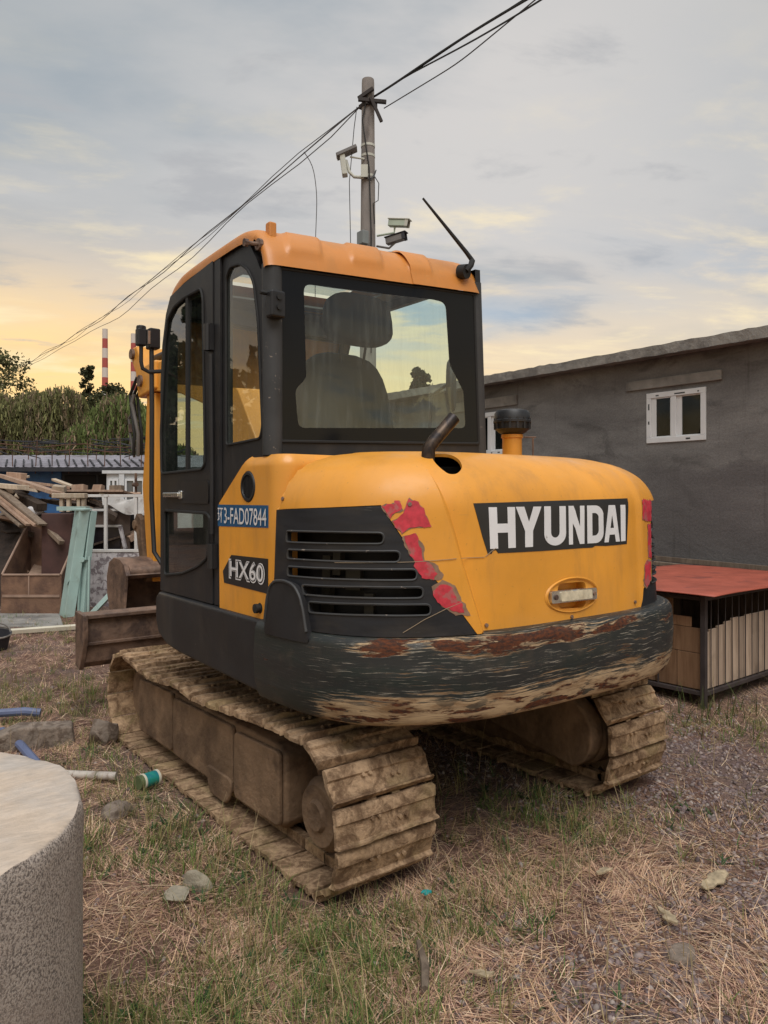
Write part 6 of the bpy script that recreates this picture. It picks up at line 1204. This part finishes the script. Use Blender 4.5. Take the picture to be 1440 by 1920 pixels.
def green_map(l, d, X, Y):
    f = np.clip((fbm(X*1.3+9, Y*1.3, 50, 3)-.46)*7, 0, 1); zone = np.clip((.30-l)*2.0, 0, 1)*np.clip((3.4-d)*1.5, 0, 1)*.72
    fg = np.clip((2.2-d)*4, 0, 1)*np.clip((.75-l)*1.2, 0, 1)*(.30+.95*np.clip(-l*2.2, 0, 1))
    strip = np.exp(-((d-5.3)/.55)**2)*(l < -1.6)*.8; far = np.clip((d-6.2)*2, 0, 1)*.25*(l < .5)
    rgt = np.exp(-((l-.75)/.45)**2-((d-3.35)/.30)**2)*.6+np.exp(-((l-2.2)/.5)**2-((d-4.6)/.35)**2)*.5
    side_ = np.exp(-((X+1.12)/.22)**2)*(Y > -1.5)*(Y < 1.2)*.5+np.exp(-((Y+1.35)/.18)**2-((X+.75)/.5)**2)*.5
    return np.clip(f*(zone*.85)+fg*.55*np.clip(f+.35, 0, 1)+strip+far+rgt+side_+.01, 0, 1)
G = [(.125, .195, .045), (.19, .205, .07), (.09, .155, .042), (.26, .235, .095)]
t1 = tufts(26000, green_map, .085, 7, .030, G, 1); t2 = tufts(900, lambda l, d, X, Y: green_map(l, d, X, Y)*.8, .20, 6, .035, G, 2, 6.)
blades('grass', *[np.concatenate([a, b]) for a, b in zip(t1, t2)], seg=3)
# weeds round the columns and the bucket
def weeds(l, d, X, Y): return (np.exp(-((X-.25)/.35)**2-((Y-5.7)/.5)**2)+.5*np.exp(-((X+.3)/.5)**2-((Y-6.2)/.35)**2)+.35*np.exp(-((X-2.2)/.4)**2-((Y+.7)/.25)**2))
l, d = rg.uniform(-3.2, 2.6, 26000), rg.uniform(4.2, 9.6, 26000); X, Y = wxy(l, d); k = rg.random(len(X)) < weeds(l, d, X, Y); X, Y = X[k], Y[k]; n = len(X)
blades('weeds', X, Y, .08+.18*rg.random(n), rg.random(n)*6.28, np.abs(rg.normal(.2, .2, n)), rg.normal(.6, .3, n), .004+.005*rg.random(n), np.array((.095, .120, .040))*(.5+.8*rg.random((n, 1))), 3)
# broad-leaved weeds and tall dry stalks, foreground
n = 260; l, d = scatter(n*6, 1.6, 4.2); X, Y = wxy(l, d); k = (rg.random(len(X)) < green_map(l, d, X, Y)) & off_obj(X, Y); X, Y = X[k][:n], Y[k][:n]; m = 7; I_ = np.repeat(np.arange(len(X)), m); n = len(I_)
blades('broad_leaf_weeds', X[I_]+rg.normal(0, .012, n), Y[I_]+rg.normal(0, .012, n), .03+.035*rg.random(n), rg.random(n)*6.28, R(35)+R(35)*rg.random(n), rg.normal(.6, .3, n), .010+.008*rg.random(n), np.array((.055, .095, .040))*(.6+.7*rg.random((n, 1))), 3)
l, d = scatter(1500, 1.6, 8); X, Y = wxy(l, d); k = off_obj(X, Y); X, Y = X[k], Y[k]; n = len(X)
blades('dry_stalks', X, Y, .12+.22*rg.random(n)**1.5, rg.random(n)*6.28, np.abs(rg.normal(.5, .45, n)), rg.normal(.35, .3, n), .0022+.0016*rg.random(n), np.array((.40, .31, .17))*(.6+.6*rg.random((n, 1))), 4)
# gravel
l, d = scatter(90000, 1.5, 8.5); X, Y = wxy(l, d); gm = np.clip((fbm(X*.8+3, Y*.8, 40, 3)-.40)*6, 0, 1)*np.clip((l-.15)*2.2, 0, 1)*np.clip((5.2-d)*1.2, 0, 1)*.9+.03+.16*np.clip(l-.9, 0, 1)
k = off_obj(X, Y) & (rg.random(len(X)) < gm); X, Y, d = X[k], Y[k], d[k]; n = len(X)
ico = np.array([(0, 0, 1), (.9, 0, .25), (.28, .85, .25), (-.72, .53, .25), (-.72, -.53, .25), (.28, -.85, .25), (.72, .53, -.45), (-.28, .85, -.45), (-.9, 0, -.45), (-.28, -.85, -.45), (.72, -.53, -.45)])
fc = np.array([(0, 1, 2), (0, 2, 3), (0, 3, 4), (0, 4, 5), (0, 5, 1), (1, 6, 2), (2, 6, 7), (2, 7, 3), (3, 7, 8), (3, 8, 4), (4, 8, 9), (4, 9, 5), (5, 9, 10), (5, 10, 1), (1, 10, 6)])
s_ = (.0040+.0065*rg.random(n)**2.2)*(1+.07*d); a = rg.random(n)*6.28; V = ico[None]*(1+.28*rg.normal(size=(n, 11, 1)).clip(-1.5, 1.5))*np.stack([1+.3*rg.random(n), .8+.2*rg.random(n), .55+.3*rg.random(n)], -1)[:, None]*s_[:, None, None]
V = np.stack([V[..., 0]*np.cos(a)[:, None]-V[..., 1]*np.sin(a)[:, None]+X[:, None], V[..., 0]*np.sin(a)[:, None]+V[..., 1]*np.cos(a)[:, None]+Y[:, None], V[..., 2]+(gz(X, Y)+s_*.25)[:, None]], -1)
me = bpy.data.meshes.new('gravel'); me.vertices.add(n*11); me.vertices.foreach_set('co', V.ravel()); F = (np.arange(n)[:, None]*11+fc.ravel()[None]).ravel(); nf = n*15
me.loops.add(3*nf); me.loops.foreach_set('vertex_index', F); me.polygons.add(nf); me.polygons.foreach_set('loop_start', np.arange(0, 3*nf, 3)); me.polygons.foreach_set('loop_total', np.full(nf, 3)); me.update(calc_edges=True)
c = np.array([(.20, .150, .145), (.27, .215, .20), (.125, .090, .090), (.22, .155, .125), (.34, .285, .255)])[rg.choice(5, n, p=[.34, .24, .2, .16, .06])]*(.7+.5*rg.random((n, 1)))
at = me.attributes.new('Col', 'FLOAT_COLOR', 'POINT'); at.data.foreach_set('color', np.repeat(np.c_[c, np.ones(n)], 11, 0).ravel()); me.materials.append(mat_vc('gravel_stone', .9)); o = bpy.data.objects.new('gravel', me); COL.objects.link(o); tag(o, kind='stuff')
